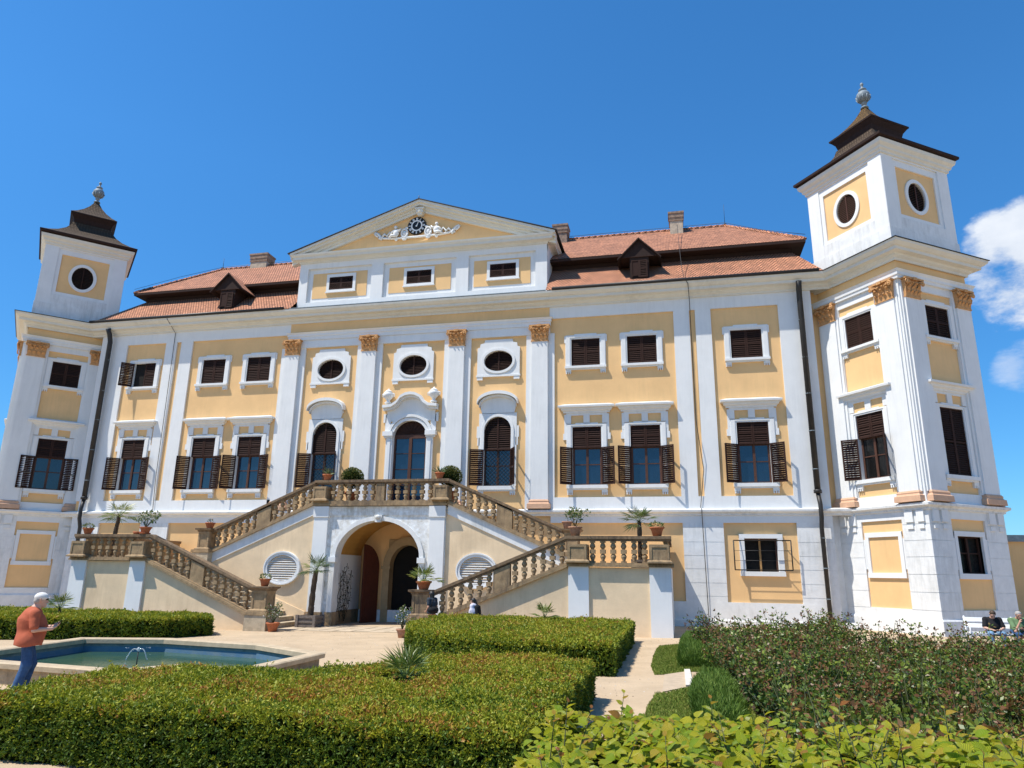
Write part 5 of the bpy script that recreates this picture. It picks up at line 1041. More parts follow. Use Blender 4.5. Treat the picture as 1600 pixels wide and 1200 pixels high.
topz = 1.10+.035*np.sin(x*5+1)+.03*np.sin(x*11+y*4)+.03*(y+26.4)*0 - .5*np.clip(10.98-x, 0, 1)*2 - .05*np.clip(x-12.6, 0, 2)
depth = np.abs(rng.normal(0, .075, n)); z = topz-depth
side = rng.random(n) < .22; z[side] = rng.uniform(.55, 1.05, side.sum()); x[side] = 10.84+rng.normal(0, .04, side.sum()); 
frt = rng.random(n) < .18; z[frt] = rng.uniform(.6, 1.1, frt.sum()); y[frt] = -25.45+rng.normal(0, .05, frt.sum())
az = rng.uniform(0, 2*PI, n); d = np.column_stack([np.cos(az), np.sin(az), rng.normal(.15, .45, n)]); nr = np.column_stack([rng.normal(-.25, .5, n), rng.normal(-.30, .5, n), np.ones(n)])
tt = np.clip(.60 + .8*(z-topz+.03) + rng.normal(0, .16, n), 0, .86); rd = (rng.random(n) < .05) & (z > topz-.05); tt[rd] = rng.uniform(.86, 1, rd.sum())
b = MB(); rr = random.Random(8); TX, TD, TN, TT = [], [], [], []
for i in range(95):
    x0, y0 = rr.uniform(10.9, 14.4), rr.uniform(-26.9, -25.45); zb_ = 1.04; up_ = rr.uniform(.07, .22); lx, ly = rr.uniform(-.10, .10), rr.uniform(-.10, .10)
    b.tube([(x0-12.6, y0+26.4, .5), (x0-12.6, y0+26.4, zb_), (x0+lx-12.6, y0+ly+26.4, zb_+up_)], [.006, .004, .0018], 'rosestem', 4)
    for k in range(7):
        t = .15+.85*k/6; a = k*2.4+rr.uniform(-.4, .4); TX.append((x0+lx*t, y0+ly*t, zb_+up_*t)); TD.append((math.cos(a)+lx*3*t, math.sin(a)+ly*3*t, .25+.5*t)); TN.append((rr.gauss(0, .4), rr.gauss(-.1, .4), 1)); TT.append(min(1, rr.choice((.55, .68, .75, .80)) if k < 5 else rr.choice((.78, .9, .95, .99))))
x, y, z, d, nr, tt = np.concatenate([x, np.array(TX)[:, 0]]), np.concatenate([y, np.array(TX)[:, 1]]), np.concatenate([z, np.array(TX)[:, 2]]), np.concatenate([d, np.array(TD)]), np.concatenate([nr, np.array(TN)]), np.concatenate([tt, TT]); n = len(x)
sz = rng.uniform(.036, .080, n); sz[-len(TT):] *= np.tile([1, 1, 1, .95, .85, .7, .5], 95)
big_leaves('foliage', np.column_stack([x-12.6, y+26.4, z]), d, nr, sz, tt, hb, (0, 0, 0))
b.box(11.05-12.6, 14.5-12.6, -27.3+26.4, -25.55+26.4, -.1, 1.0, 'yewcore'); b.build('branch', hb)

# ---- grass blades, lavender cushions
def blades(poly, dens, h, base_h=0.0):
    x0, x1 = min(p[0] for p in poly), max(p[0] for p in poly); y0, y1 = min(p[1] for p in poly), max(p[1] for p in poly); n = int((x1-x0)*(y1-y0)*dens*2.2); P = np.column_stack([rng.uniform(x0, x1, n), rng.uniform(y0, y1, n)]); return P[in_poly(P, poly)]
lf = Leaves()
for poly in (LAWN1, LAWN2):
    P = blades(poly, 1500, .05); g = np.array([gz(x) for x in P[:, 0]]); d = np.column_stack([rng.normal(0, .5, (len(P), 2)), np.ones(len(P))])
    lf.add(np.column_stack([P, g+.006]), d, rng.uniform(.02, .05, len(P)), .006, np.clip(rng.normal(.5, .25, len(P)), 0, 1), 'grass')
tag(lf.build('grass'), 'short mown grass beside the sandy path', 'grass', kind='stuff')
def lavender(label, poly, h, dens, lean):
    o = (sum(p[0] for p in poly)/len(poly), sum(p[1] for p in poly)/len(poly)); P = blades(poly, dens, h); ed = edge_dist(P, poly); lf = Leaves(); g = gz(o[0])
    hh = h*np.clip(.35+ed/.28, .35, 1.0); n = len(P)
    for k in range(3):
        zz = g + hh*rng.uniform(0, .8, n); d = np.column_stack([rng.normal(0, .50, n)+lean[0], rng.normal(0, .50, n)+lean[1], np.ones(n)]); out = (P-np.array(o)); d[:, :2] += out*(.5/np.maximum(.3, np.linalg.norm(out, axis=1, keepdims=True)))*np.exp(-ed/.15)[:, None]
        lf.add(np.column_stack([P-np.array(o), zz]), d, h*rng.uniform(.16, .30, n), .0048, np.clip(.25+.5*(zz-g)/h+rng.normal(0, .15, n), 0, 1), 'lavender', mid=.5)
    e = empty('lavender_clump', (o[0], o[1], 0), label, 'lavender', group='lavender cushions edging the rose bed'); lf.build('foliage', e); return e
lavender('fresh green lavender cushion by the corner of the right stair', [(11.38, -13.5), (11.40, -11), (11.45, -7.6), (12.0, -7.2), (12.1, -12.8), (11.95, -13.45)], .40, 1100, (0, 0))
lavender('low strip of lavender running right along the grass edge, in front of the roses', [(11.95, -13.5), (12.0, -12.9), (13.3, -12.6), (13.3, -13.2)], .30, 900, (0, 0))
lavender('darker green lavender cushion beside the white kerb stone', [(11.62, -16.3), (11.56, -18), (11.6, -20.6), (12.2, -20.6), (12.3, -16.4)], .42, 1300, (.05, 0))

# ---- rose bushes: six grown variants, copied
def rose_mesh(i):
    rs = random.Random(40+i); lf = Leaves(); b = MB(); H = rs.uniform(.68, .92); Rr = rs.uniform(.50, .62); P = []; D = []
    for s in range(26):
        a = rs.uniform(0, 2*PI); r_ = Rr*math.sqrt(rs.random()); h = H*(rs.uniform(.60, 1.05) if s % 9 else rs.uniform(1.12, 1.30)); tip = Vector((r_*math.cos(a), r_*math.sin(a), h)); ba = Vector((.12*math.cos(a), .12*math.sin(a), 0)); md = ba.lerp(tip, .55)+Vector((rs.uniform(-.05, .05), rs.uniform(-.05, .05), .06)); b.tube([ba, md, tip], [.009, .006, .003], 'rosestem', 4)
        for k in range(15):
            t = rs.uniform(.18, 1.0); p = (ba.lerp(md, t/.55) if t < .55 else md.lerp(tip, (t-.55)/.45)); out = Vector((rs.gauss(0, 1), rs.gauss(0, 1), rs.gauss(.3, .6))).normalized(); hub = p+out*rs.uniform(.03, .10); new = t > .86 and rs.random() < .5
            for q in range(5):
                dd = out*.6+Vector((rs.gauss(0, .7), rs.gauss(0, .7), rs.gauss(.05, .5))); P.append(hub+dd*.018); D.append((dd, .86+rs.random()*.14 if new else (.86+rs.random()*.14 if rs.random() < (.24, .05, .02, .14, .04, .08)[i] else min(.8, max(0, (.10, .24, .30, .12, .26, .18)[i]+.42*t+rs.gauss(0, .14))))))
    lf.add(np.array([tuple(p) for p in P]), np.array([tuple(d[0]) for d in D]), rng.uniform(.038, .070, len(P)), .0175, np.array([d[1] for d in D]), 'rose'); return lf.mesh('foliage', b)
RM = [rose_mesh(i) for i in range(6)]
rr = random.Random(21); spots = []
yy = -23.6
while yy < -4.2:
    xx = 12.42+rr.uniform(-.08, .18) + (.15 if yy < -19.2 else 0)
    xmax = min(21.0, 14.2 + (yy+29.5)*.50)
    while xx < xmax: spots.append((xx+rr.uniform(-.16, .16), yy+rr.uniform(-.2, .2))); xx += .83
    yy += .86
for i, (x, y) in enumerate(spots):
    rat = (x-11.465)/(y+29.52)
    if y > (-10.6 if rat < .10 else -10.6+(rat-.10)/.05*3.2 if rat < .15 else -7.4-(rat-.15)/.12*5.1 if rat < .27 else -12.5-(rat-.27)*7): continue
    sc_ = rr.uniform(.66, 1.12) * (.92 if .2 < rat < .29 else 1.0)
    far = (x < 14.2)
    e = empty('rose_bush', (x, y, gz(x)-.02), 'dark glossy rose bush without open flowers, reddish shoots, in the dense bed', 'rose bush', rr.uniform(0, 6.28), 'rose bushes filling the bed')
    link('foliage', RM[i % 6], e); e.scale = (sc_, sc_, sc_)
b = MB(); rb = random.Random(2)
for k in range(16): a = rb.uniform(0, 6.28); t = rb.uniform(-.2, 1.2); b.ball((.028*math.cos(a)*math.cos(t), .028*math.sin(a)*math.cos(t), .022*math.sin(t)), (.030, .030, .016), 'petal', 7, 5)
tag(b.build('rose_bloom', None, (12.28, -12.55, .52)), 'single white open rose flower at the near left of the rose bed', 'rose flower')

# ---- palms and potted plants
def fan(lf, hub, d, up, R_, k, tint, spread=2.4, w=.012, droop=.12):
    d = Vector(d).normalized(); sd = d.cross(Vector(up)).normalized(); 
    if sd.length < .1: sd = Vector((1, 0, 0))
    nn = sd.cross(d).normalized(); B = []; D = []; S = []; LL = []
    for i in range(k):
        a = (i/(k-1)-.5)*spread; v = d*math.cos(a)+sd*math.sin(a)+nn*(rng.normal(0, .05)-.10*abs(a)); B.append(tuple(hub)); D.append(tuple(v)); S.append(tuple((sd*math.cos(a)-d*math.sin(a))+nn*(.5 if i % 2 else -.5))); LL.append(R_*(1-.22*abs(a)/spread*2)*rng.uniform(.9, 1.08))
    lf.add(np.array(B), np.array(D), np.array(LL), w, np.clip(tint+rng.normal(0, .1, k), 0, 1), 'palm', np.array(S), sag=droop, mid=.5)
def palm_crown(lf, b, top, n, pet, R_, seed, el=(-.25, 1.2), k=15, w=.012, tint=.5):
    rs = random.Random(seed)
    for i in range(n):
        a = 2*PI*(i*.618+rs.uniform(-.04, .04)); e = rs.uniform(*el) if i > 1 else el[1]; d = Vector((math.cos(a)*math.cos(e), math.sin(a)*math.cos(e), math.sin(e))); L_ = pet*rs.uniform(.75, 1.15); hub = Vector(top)+d*L_
        b.tube([top, Vector(top)+d*L_*.5+Vector((0, 0, .03*L_)), hub], [.010, .008, .006], 'herb_stem', 4); fan(lf, hub, d+Vector((0, 0, -.12)), (0, 0, 1), R_*rs.uniform(.85, 1.1), k, tint+rs.uniform(-.25, .25)-.25*(e < .1), w=w)
MT['herb_stem'] = mat('green_stalk', (.10, .15, .04), .6, .2, 9.)
def trunk(b, h, r0, r1, lean=(0, 0), seed=1):
    rs = random.Random(seed); pts = []; rad = []
    for i in range(15): t = i/14; pts.append((lean[0]*t*t, lean[1]*t*t, h*t)); rad.append((r0+(r1-r0)*t)*rs.uniform(.86, 1.14))
    b.tube(pts, rad, 'trunk', 10, False)
    for i in range(int(h*70)):
        t = rs.random(); a = rs.uniform(0, 6.28); r = r0+(r1-r0)*t; p = Vector((lean[0]*t*t+r*.85*math.cos(a), lean[1]*t*t+r*.85*math.sin(a), h*t)); b.add([p+Vector((-.02*math.sin(a), .02*math.cos(a), 0)), p+Vector((.02*math.sin(a), -.02*math.cos(a), 0)), p+Vector((.035*math.cos(a), .035*math.sin(a), .07))], [(0, 1, 2)], 'trunk')
def palm(loc, label, h, r, n, pet, R_, seed, lean=(0, 0), tub=None, el=(-.25, 1.2), tint=.5, k=15, w=.012, name='palm_tree'):
    e = empty(name, loc, label, 'palm'); z = 0
    if tub:
        t_ = MB(); hw, th = tub; t_.frustum(0, 0, 0, th, hw*.92, hw*.92, hw, hw, 'tub')
        for zz in (.02, th*.40, th*.78): t_.frustum(0, 0, zz, zz+th*.16, hw*1.02+.012, hw*1.02+.012, hw*1.03+.012, hw*1.03+.012, 'tub')
        for sx in (-1, 1):
            for sy in (-1, 1): t_.box(sx*hw-.05, sx*hw+.05, sy*hw-.05, sy*hw+.05, -.01, th+.02, 'tub')
        t_.box(-hw*.9, hw*.9, -hw*.9, hw*.9, th-.03, th+.004, 'soil'); t_.build('tub', e); z = th
    if h > 0: t_ = MB(); trunk(t_, h, r, r*.8, lean, seed); t_.build('trunk', e, (0, 0, z))
    lf, b = Leaves(), MB(); palm_crown(lf, b, (lean[0], lean[1], h+z), n, pet, R_, seed, el, k, w, tint); lf.build('crown', e, extra=b); return e
def pot(e, r, h, m='terracotta', bowl=False, saucer=False):
    b = MB(); p = [(0, 0), (r*.62, 0), (r*.78, h*.5), (r*.93, h*.80), (r*.94, h*.82), (r*1.06, h*.83), (r*1.08, h), (r*.95, h), (r*.90, h*.9), (0, h*.88)]
    if bowl: p = [(0, 0), (r*.60, 0), (r*.66, h*.12), (r*.86, h*.6), (r*.93, h*.76), (r*1.06, h*.78), (r*1.08, h), (r*.95, h), (r*.9, h*.88), (0, h*.86)]
    b.lathe(p, (0, 0, 0), m, 22); b.lathe([(0, h*.89), (r*.9, h*.9), (0, h*.92)], (0, 0, 0), 'soil', 16)
    if saucer: b.lathe([(0, -.0), (r*.85, 0), (r*1.0, .045), (r*.95, .045), (0, .02)], (0, 0, 0), m, 20)
    return b.build('pot', e)
def bush(lf, c, r, n, L, W, m, tint=(.5, .2), up=.4, shell=.55):
    v = unit(n); rad = (shell+(1-shell)*rng.random(n)**.5); P = np.array(c)+v*rad[:, None]*np.array(r); d = v+unit(n)*.6+np.array([0, 0, up]); lf.add(P, d, L*rng.uniform(.7, 1.3, n), W, np.clip(rng.normal(tint[0], tint[1], n)+.25*v[:, 2], 0, 1), m)
def potted(loc, label, kind, r, h, m='terracotta', bowl=False, seed=0, saucer=False, rz=0):
    e = empty('potted_plant', loc, label, 'potted plant', rz); pot(e, r, h, m, bowl, saucer); lf, b = Leaves(), MB(); rs = random.Random(seed)
    if kind == 'low': bush(lf, (0, 0, h+.05), (r*1.0, r*1.0, .11), 170, .07, .017, 'herb', (.5, .25))
    if kind == 'tiny': bush(lf, (0, 0, h+.03), (r*.55, r*.55, .10), 50, .07, .012, 'rose', (.7, .2)); [b.tube([(0, 0, h*.9), (rs.uniform(-.1, .1), rs.uniform(-.1, .1), h+.16)], .005, 'rosestem', 4) for i in range(5)]
    if kind == 'shrub':
        for i in range(16):
            a = rs.uniform(0, 6.28); q = rs.uniform(.1, .42); t_ = (q*math.cos(a), q*math.sin(a), h+rs.uniform(.22, .56)); b.tube([(0, 0, h*.85), (t_[0]*.4, t_[1]*.4, h+.16), t_], [.008, .006, .003], 'rosestem', 4); bush(lf, t_, (.10, .10, .10), 24, .075, .022, 'herb', (.55, .28))
    if kind == 'agave':
        n = 22
        for i in range(n): a = 2*PI*i*.618; el_ = rs.uniform(.25, 1.35); lf.add([[0, 0, h*.9]], [[math.cos(a)*math.cos(el_), math.sin(a)*math.cos(el_), math.sin(el_)]], rs.uniform(.34, .48), .026, rs.random(), 'agave', sag=.06, mid=.35)
    if kind == 'white_flower':
        for i in range(14):
            a = rs.uniform(0, 6.28); q = rs.uniform(.05, .27); t_ = (q*math.cos(a), q*math.sin(a), h+rs.uniform(.18, .62)); b.tube([(0, 0, h*.85), (t_[0]*.4, t_[1]*.4, h+.15), t_], [.008, .006, .003], 'rosestem', 4); bush(lf, t_, (.08, .08, .09), 16, .06, .018, 'herb', (.35, .25)); bush(lf, t_, (.09, .09, .09), 5, .035, .02, 'petal')
    if kind == 'palm': palm_crown(lf, b, (0, 0, h*.9), 16, .36, .42, seed, (.05, 1.25), 14, .014, .66)
    lf.build('foliage', e, extra=b); return e
SX = .06
potted((-10.72, YL, 3.08), 'terracotta bowl of low green leaves on the outer corner of the left landing', 'low', .19, .22, bowl=True, seed=1)
potted((-8.14, YL-.02, 3.08), 'terracotta pot with loose bright shrub above the turn of the left lower flight', 'shrub', .21, .26, seed=2, saucer=True)
tag(MB().lathe([(0, 0), (.13, 0), (.16, .09), (.14, .09), (0, .04)], (0, 0, 0), 'terracotta', 18).build('empty_saucer', None, (-8.50, YL, 3.08)), 'small empty terracotta saucer on the left landing rail', 'saucer')
potted((-7.50, YU, 3.475), 'terracotta bowl of bare stems on the newel below the left upper flight', 'tiny', .19, .24, bowl=True, seed=3)
potted((-2.92, YL, 1.275), 'square looking terracotta pot of low plants on the left bottom newel', 'low', .19, .26, seed=4)
potted((-2.20, -6.15, gz(-2.2)), 'terracotta pot of white flowers on the ground at the foot of the left stair', 'white_flower', .22, .30, seed=5)
potted((-2.35, YU, 5.405), 'terracotta pot of pointed agave on the left end of the balcony rail', 'agave', .19, .24, bowl=True, seed=6)
potted((2.45, YU, 5.405), 'terracotta pot of pointed agave on the right end of the balcony rail', 'agave', .18, .25, bowl=True, seed=7)
for x, y, lab, sd in ((-1.50, -2.25, 'round clipped boxwood ball behind the left half of the balcony rail', 8), (2.72, -2.2, 'round clipped boxwood ball beside the agave at the right end of the balcony', 9)):
    e = empty('boxwood_ball', (x, y, 4.56), lab, 'boxwood'); pot(e, .26, .42); lf = Leaves(); bush(lf, (0, 0, 1.00), (.44, .44, .42), 2300, .062, .018, 'box', (.42, .26), .2, .84)
    c_ = MB(); c_.ball((0, 0, 1.0), (.37, .37, .36), 'yewcore', 14, 10); c_.tube([(0, 0, .3), (0, 0, .8)], .03, 'trunk', 6); lf.build('foliage', e, extra=c_)
potted((8.20, YL, 3.075), 'pale terracotta pot with full leafy shrub at the turn of the right stair', 'shrub', .22, .29, 'terracotta_pale', seed=10)
e = empty('clay_pot', (7.50, YU, 3.47), 'bare pale clay pot behind the leafy shrub at the turn of the right stair', 'pot'); pot(e, .19, .28, 'terracotta_pale')
potted((10.84, YL, 3.075), 'orange terracotta pot of trailing greens on the outer corner of the right landing', 'low', .22, .28, seed=11)
potted((3.04, YL, 1.275), 'terracotta bowl holding a fan palm on the right bottom newel', 'palm', .25, .28, bowl=True, seed=12)
potted((3.05, -7.55, gz(3)), 'terracotta pot of white flowers at the corner of the hedge near the entrance', 'white_flower', .18, .26, 'terracotta_pale', seed=13)
palm((-10.5, -4.6, 2.05), 'palm with slim dark trunk standing on the left landing', 1.78, .09, 17, .32, .58, 31, (.10, 0), None, (-.2, 1.1), .68)
palm((10.25, -4.9, 2.05), 'short dark green palm standing behind the right landing rail', 1.22, .085, 18, .28, .48, 32, (0, 0), (.24, .30), (-.35, 1.2), .35)
palm((-2.15, -3.62, gz(-2)), 'young palm in a square grey wooden tub beside the entrance arch', 1.62, .115, 18, .30, .52, 33, (.08, 0), (.35, .42), (-.1, 1.2), .40)
palm((8.02, -20.30, gz(8)+.40), 'ragged palm tuft growing out of the large foreground hedge', .12, .05, 13, .20, .37, 34, (0, 0), None, (.15, 1.35), .55, 14, .010, 'palm_tuft')
palm((7.65, -8.2, gz(8)+.40), 'small yellowish palm tuft in the hedge before the right stair', .25, .04, 10, .22, .34, 35, (0, 0), None, (-.1, 1.25), .62, 13, .012, 'palm_tuft')
palm((-8.35, -8.9, gz(-9)+.62), 'yellow green palm tuft rising from the hedge behind the man in orange', .15, .05, 12, .26, .42, 36, (0, 0), None, (0, 1.2), .68, 13, .012, 'palm_tuft')
e = empty('climbing_plant', (-1.72, -1.9, gz(-1.7)), 'dark straggling climber on the left side wall inside the entrance arch', 'climbing plant'); lf, b = Leaves(), MB(); rs = random.Random(77)
for i in range(9):
    p = Vector((0, rs.uniform(-.4, .4), .1)); pts = [tuple(p)]
    for k in range(9): p = p+Vector((rs.uniform(-.01, .04), rs.uniform(-.14, .14), rs.uniform(.12, .30))); p.x = min(.25, max(0, p.x)); pts.append(tuple(p))
    b.tube(pts, .010, 'vine', 4)
    for q in pts[2::2]: bush(lf, q, (.06, .12, .12), 9, .065, .020, 'vine', (.4, .3))
lf.build('foliage', e, extra=b)
# ================================================================== people: one continuous surface each, clothes as fitted shells
def surface_nets(vol, org, h):
    s = vol < 0; nx, ny, nz = vol.shape; acc = np.zeros((nx-1, ny-1, nz-1, 3), np.float32); cnt = np.zeros((nx-1, ny-1, nz-1), np.float32)
    off = [(i, j, k) for i in (0, 1) for j in (0, 1) for k in (0, 1)]
    def sl(a, o): return a[o[0]:a.shape[0]-1+o[0], o[1]:a.shape[1]-1+o[1], o[2]:a.shape[2]-1+o[2]]
    for a in off:
        for ax in range(3):
            if a[ax]: continue
            c = list(a); c[ax] = 1; va, vb = sl(vol, a), sl(vol, c); x = (va < 0) != (vb < 0); t = np.where(x, va/(va-vb+1e-12), 0)
            for q in range(3): acc[..., q] += np.where(x, a[q]+(t if q == ax else 0), 0)
            cnt += x
    act = cnt > 0; idx = -np.ones(act.shape, int); idx[act] = np.arange(act.sum()); ijk = np.argwhere(act); V = (ijk + acc[act]/cnt[act][:, None])*h + org
    F = []
    for ax in range(3):
        o1, o2 = (ax+1) % 3, (ax+2) % 3; lo = [slice(None)]*3; hi = [slice(None)]*3; lo[ax] = slice(0, -1); hi[ax] = slice(1, None); a, c = s[tuple(lo)], s[tuple(hi)]; e = np.argwhere(a != c)
        e = e[(e[:, o1] > 0) & (e[:, o2] > 0) & (e[:, o1] < vol.shape[o1]-1) & (e[:, o2] < vol.shape[o2]-1)]; fl = a[tuple(e.T)]
        def at(d1, d2): q = e.copy(); q[:, o1] -= d1; q[:, o2] -= d2; return idx[tuple(q.T)]
        f = np.stack([at(0, 0), at(1, 0), at(1, 1), at(0, 1)], 1); f[~fl] = f[~fl][:, ::-1]; F.append(f)
    return V, np.concatenate(F)
def sdf_mesh(name, prims, m, h=.011, hem=None):
    pts = []; 
    for p in prims:
        if p[0] == 'c': r = max(p[3], p[4]); pts += [np.array(p[1])-r, np.array(p[1])+r, np.array(p[2])-r, np.array(p[2])+r]
        else: r = np.max(p[2]); pts += [np.array(p[1])-r, np.array(p[1])+r]
    lo = np.min(pts, 0)-4*h; hi = np.max(pts, 0)+4*h; n = np.ceil((hi-lo)/h).astype(int)+1; vol = np.full(n, 1., np.float32); ax = [lo[i]+np.arange(n[i])*h for i in range(3)]
    for p in prims:
        if p[0] == 'c': a, b_, ra, rb, k = np.array(p[1], float), np.array(p[2], float), p[3], p[4], p[5]; r = max(ra, rb); bl, bh = np.minimum(a, b_)-r-k-2*h, np.maximum(a, b_)+r+k+2*h
        else: a = np.array(p[1], float); rr_ = np.array(p[2], float); k = p[3]; bl, bh = a-rr_.max()-k-2*h, a+rr_.max()+k+2*h
        i0 = np.clip(np.floor((bl-lo)/h).astype(int), 0, n); i1 = np.clip(np.ceil((bh-lo)/h).astype(int)+1, 0, n); X, Y, Z = np.meshgrid(*[ax[i][i0[i]:i1[i]] for i in range(3)], indexing='ij'); Pq = np.stack([X, Y, Z], -1)
        if p[0] == 'c': ab = b_-a; t = np.clip(((Pq-a) @ ab)/(ab @ ab+1e-12), 0, 1); d = np.linalg.norm(Pq-a-t[..., None]*ab, axis=-1)-(ra+(rb-ra)*t)
        else:
            q = Pq-a
            if len(p) > 4: q = q @ np.array(Matrix.Rotation(p[4], 3, 'X'))
            kk = np.linalg.norm(q/rr_, axis=-1); k2 = np.linalg.norm(q/rr_**2, axis=-1); d = kk*(kk-1)/np.maximum(k2, 1e-6)
        sl = tuple(slice(i0[i], i1[i]) for i in range(3)); v = vol[sl]; hh = np.clip(.5+.5*(v-d)/k, 0, 1); vol[sl] = v*(1-hh)+d*hh - k*hh*(1-hh)
    if hem is not None: vol = np.maximum(vol, (hem + .012*np.sin(ax[0]*14)[:, None, None] + .008*np.sin(ax[1]*19)[None, :, None] - ax[2][None, None, :]).astype(np.float32))
    V, F = surface_nets(vol, lo, h); me = bpy.data.meshes.new(name); me.vertices.add(len(V)); me.vertices.foreach_set('co', (V/K).ravel()); me.loops.add(len(F)*4); me.loops.foreach_set('vertex_index', F.ravel().astype(np.int32)); me.polygons.add(len(F)); me.polygons.foreach_set('loop_start', (np.arange(len(F))*4).astype(np.int32)); me.polygons.foreach_set('use_smooth', np.ones(len(F), bool)); me.materials.append(MT[m]); me.update(calc_edges=True); return me
def V3(*a): return np.array(a, float)
def head_prims(c, fwd, dn=0.0):
    """skull, jaw, nose, brow, lips, ears; fwd is a horizontal unit vector, dn tilts the face down"""
    f = V3(fwd[0]*math.cos(dn), fwd[1]*math.cos(dn), -math.sin(dn)); s = V3(-fwd[1], fwd[0], 0); u = np.cross(f, -s); u = u if u[2] > 0 else -u; c = V3(*c)
    P = [('e', c+u*.025-f*.01, (.082, .095, .10), .02), ('c', c-u*.03+f*.03, c-u*.085+f*.055, .062, .040, .03), ('c', c+f*.088+u*.005, c+f*.108-u*.030, .011, .016, .012), ('c', c+f*.078+u*.028+s*.035, c+f*.078+u*.028-s*.035, .014, .014, .015), ('c', c+f*.085-u*.062+s*.018, c+f*.085-u*.062-s*.018, .011, .011, .01)]
    for q in (-1, 1): P += [('c', c+s*q*.080-u*.01, c+s*q*.086+u*.025, .014, .018, .006)]
    return P, f, s, u, c
def hand_prims(w, tip, nrm, curl=.5, hold=None):
    """palm, four unequal curled fingers and a thumb leaving the side of the palm"""
    w, tip, nrm = V3(*w), V3(*tip), V3(*nrm); d = tip-w; d /= np.linalg.norm(d); nrm = nrm-d*(nrm@d); nrm /= np.linalg.norm(nrm); s = np.cross(d, nrm); kn = w+d*.085
    P = [('c', w+d*.02, kn-s*.018, .022, .020, .02), ('c', w+d*.02, kn+s*.022, .022, .019, .02)]
    for i, L in enumerate((.070, .078, .072, .056)):
        b0 = kn+s*(-.030+.020*i); j = b0+(d*math.cos(curl*.6)+nrm*math.sin(curl*.6))*L*.5; e = j+(d*math.cos(curl*1.7)+nrm*math.sin(curl*1.7))*L*.5; P += [('c', b0, j, .0095, .009, .006), ('c', j, e, .009, .0075, .006)]
    t0 = w+d*.03-s*.028; t1 = t0+(d*.6-s*.7+nrm*.35)*.045; t2 = t1+(d*.9-s*.05+nrm*.5)*.032; return P+[('c', t0, t1, .013, .011, .008), ('c', t1, t2, .011, .009, .006)]
def person(label, loc, rz, J, cols, h=.011, cap=None, hair=None, extra=None, group=None):
    e = empty('person', loc, label, 'person', rz, group); HP, f, s, u, c = head_prims(J['head'], J.get('face', (0, 1)), J.get('tilt', 0)); g = J.get('girth', 1.0)
    nk, ch, pv = V3(*J['neck']), V3(*J['chest']), V3(*J['pelvis']); B = HP+[('c', nk, c-u*.05, .052, .050, .03), ('c', ch, nk, .10, .06, .08), ('c', pv, ch, .125*g, .12*g, .08)]
    SH, TR = [('c', nk-V3(0, 0, .05), ch, .085, .16*g, .08)], []
    bl = J.get('belly'); 
    SH += [('c', ch, (pv+V3(0, 0, .10)) if 'hem' not in J else V3(pv[0], pv[1], J['hem']-.06), .150*g, .178*g, .10)]
    if bl: SH += [('e', bl[0], bl[1], .10)]; B += [('e', bl[0], [q*.9 for q in bl[1]], .1)]
    for q in ('l', 'r'):
        sh, el, wr, tp = (V3(*J[k+q]) for k in ('sh', 'el', 'wr', 'tip')); B += [('c', sh, el, .050, .042, .03), ('c', el, wr, .042, .029, .02)] + hand_prims(wr, tp, J.get('palm'+q, (0, 0, 1)), J.get('curl', .6)); SH += [('c', ch+V3(0, 0, .10), sh, .10*g, .078, .06), ('c', sh, sh+(el-sh)*J.get('sleeve', .75), .076, .074, .04)]
        hp, kn, an, to = (V3(*J[k+q]) for k in ('hip', 'kn', 'an', 'toe')); B += [('c', hp, kn, .085, .058, .04), ('c', kn, an, .056, .038, .03), ('c', an-V3(0, 0, .03), to, .034, .030, .03)]; TR += [('c', hp+V3(0, 0, .0), kn, (.082 if 'hem' in J else .105)*g, .080, .06), ('c', kn, an+V3(0, 0, .03), .080, .068, .04)]
    if 'hem' in J: SH += [('c', V3(-.09, pv[1], J['hem']+.06), V3(.09, pv[1], J['hem']+.06), .165*g, .165*g, .08)]
    TR += [('c', V3(*J['hipl'])+V3(0, 0, .05), V3(*J['hipr'])+V3(0, 0, .05), (.085 if 'hem' in J else .11)*g, (.085 if 'hem' in J else .11)*g, .06)]
    link('body', sdf_mesh('body', B, cols['skin'], h), e); link('shirt', sdf_mesh('shirt', SH, cols['shirt'], h, J.get('hem')), e); link(cols.get('lower', 'trousers'), sdf_mesh('trousers', TR, cols['trousers'], h), e)
    for q in ('l', 'r'): an, to = V3(*J['an'+q]), V3(*J['toe'+q]); link('shoe', sdf_mesh('shoe', [('c', an-V3(0, 0, .045), to-V3(0, 0, .005), .043, .038, .03), ('e', to, (.045, .05, .032), .03)], cols['shoe'], h), e)
    eb = MB(); 
    for q in (-1, 1): p = (c+f*.086+u*.010+s*q*.033)/K; eb.ball(tuple(p), .010/K, 'glassblack', 7, 5)
    eb.build('eye', e)
    if hair: link('hair', sdf_mesh('hair', hair(c, f, s, u), cols['hair'], h*.9), e)
    if cap: cap(e, c, f, s, u)
    if extra: extra(e, c, f, s, u)
    return e
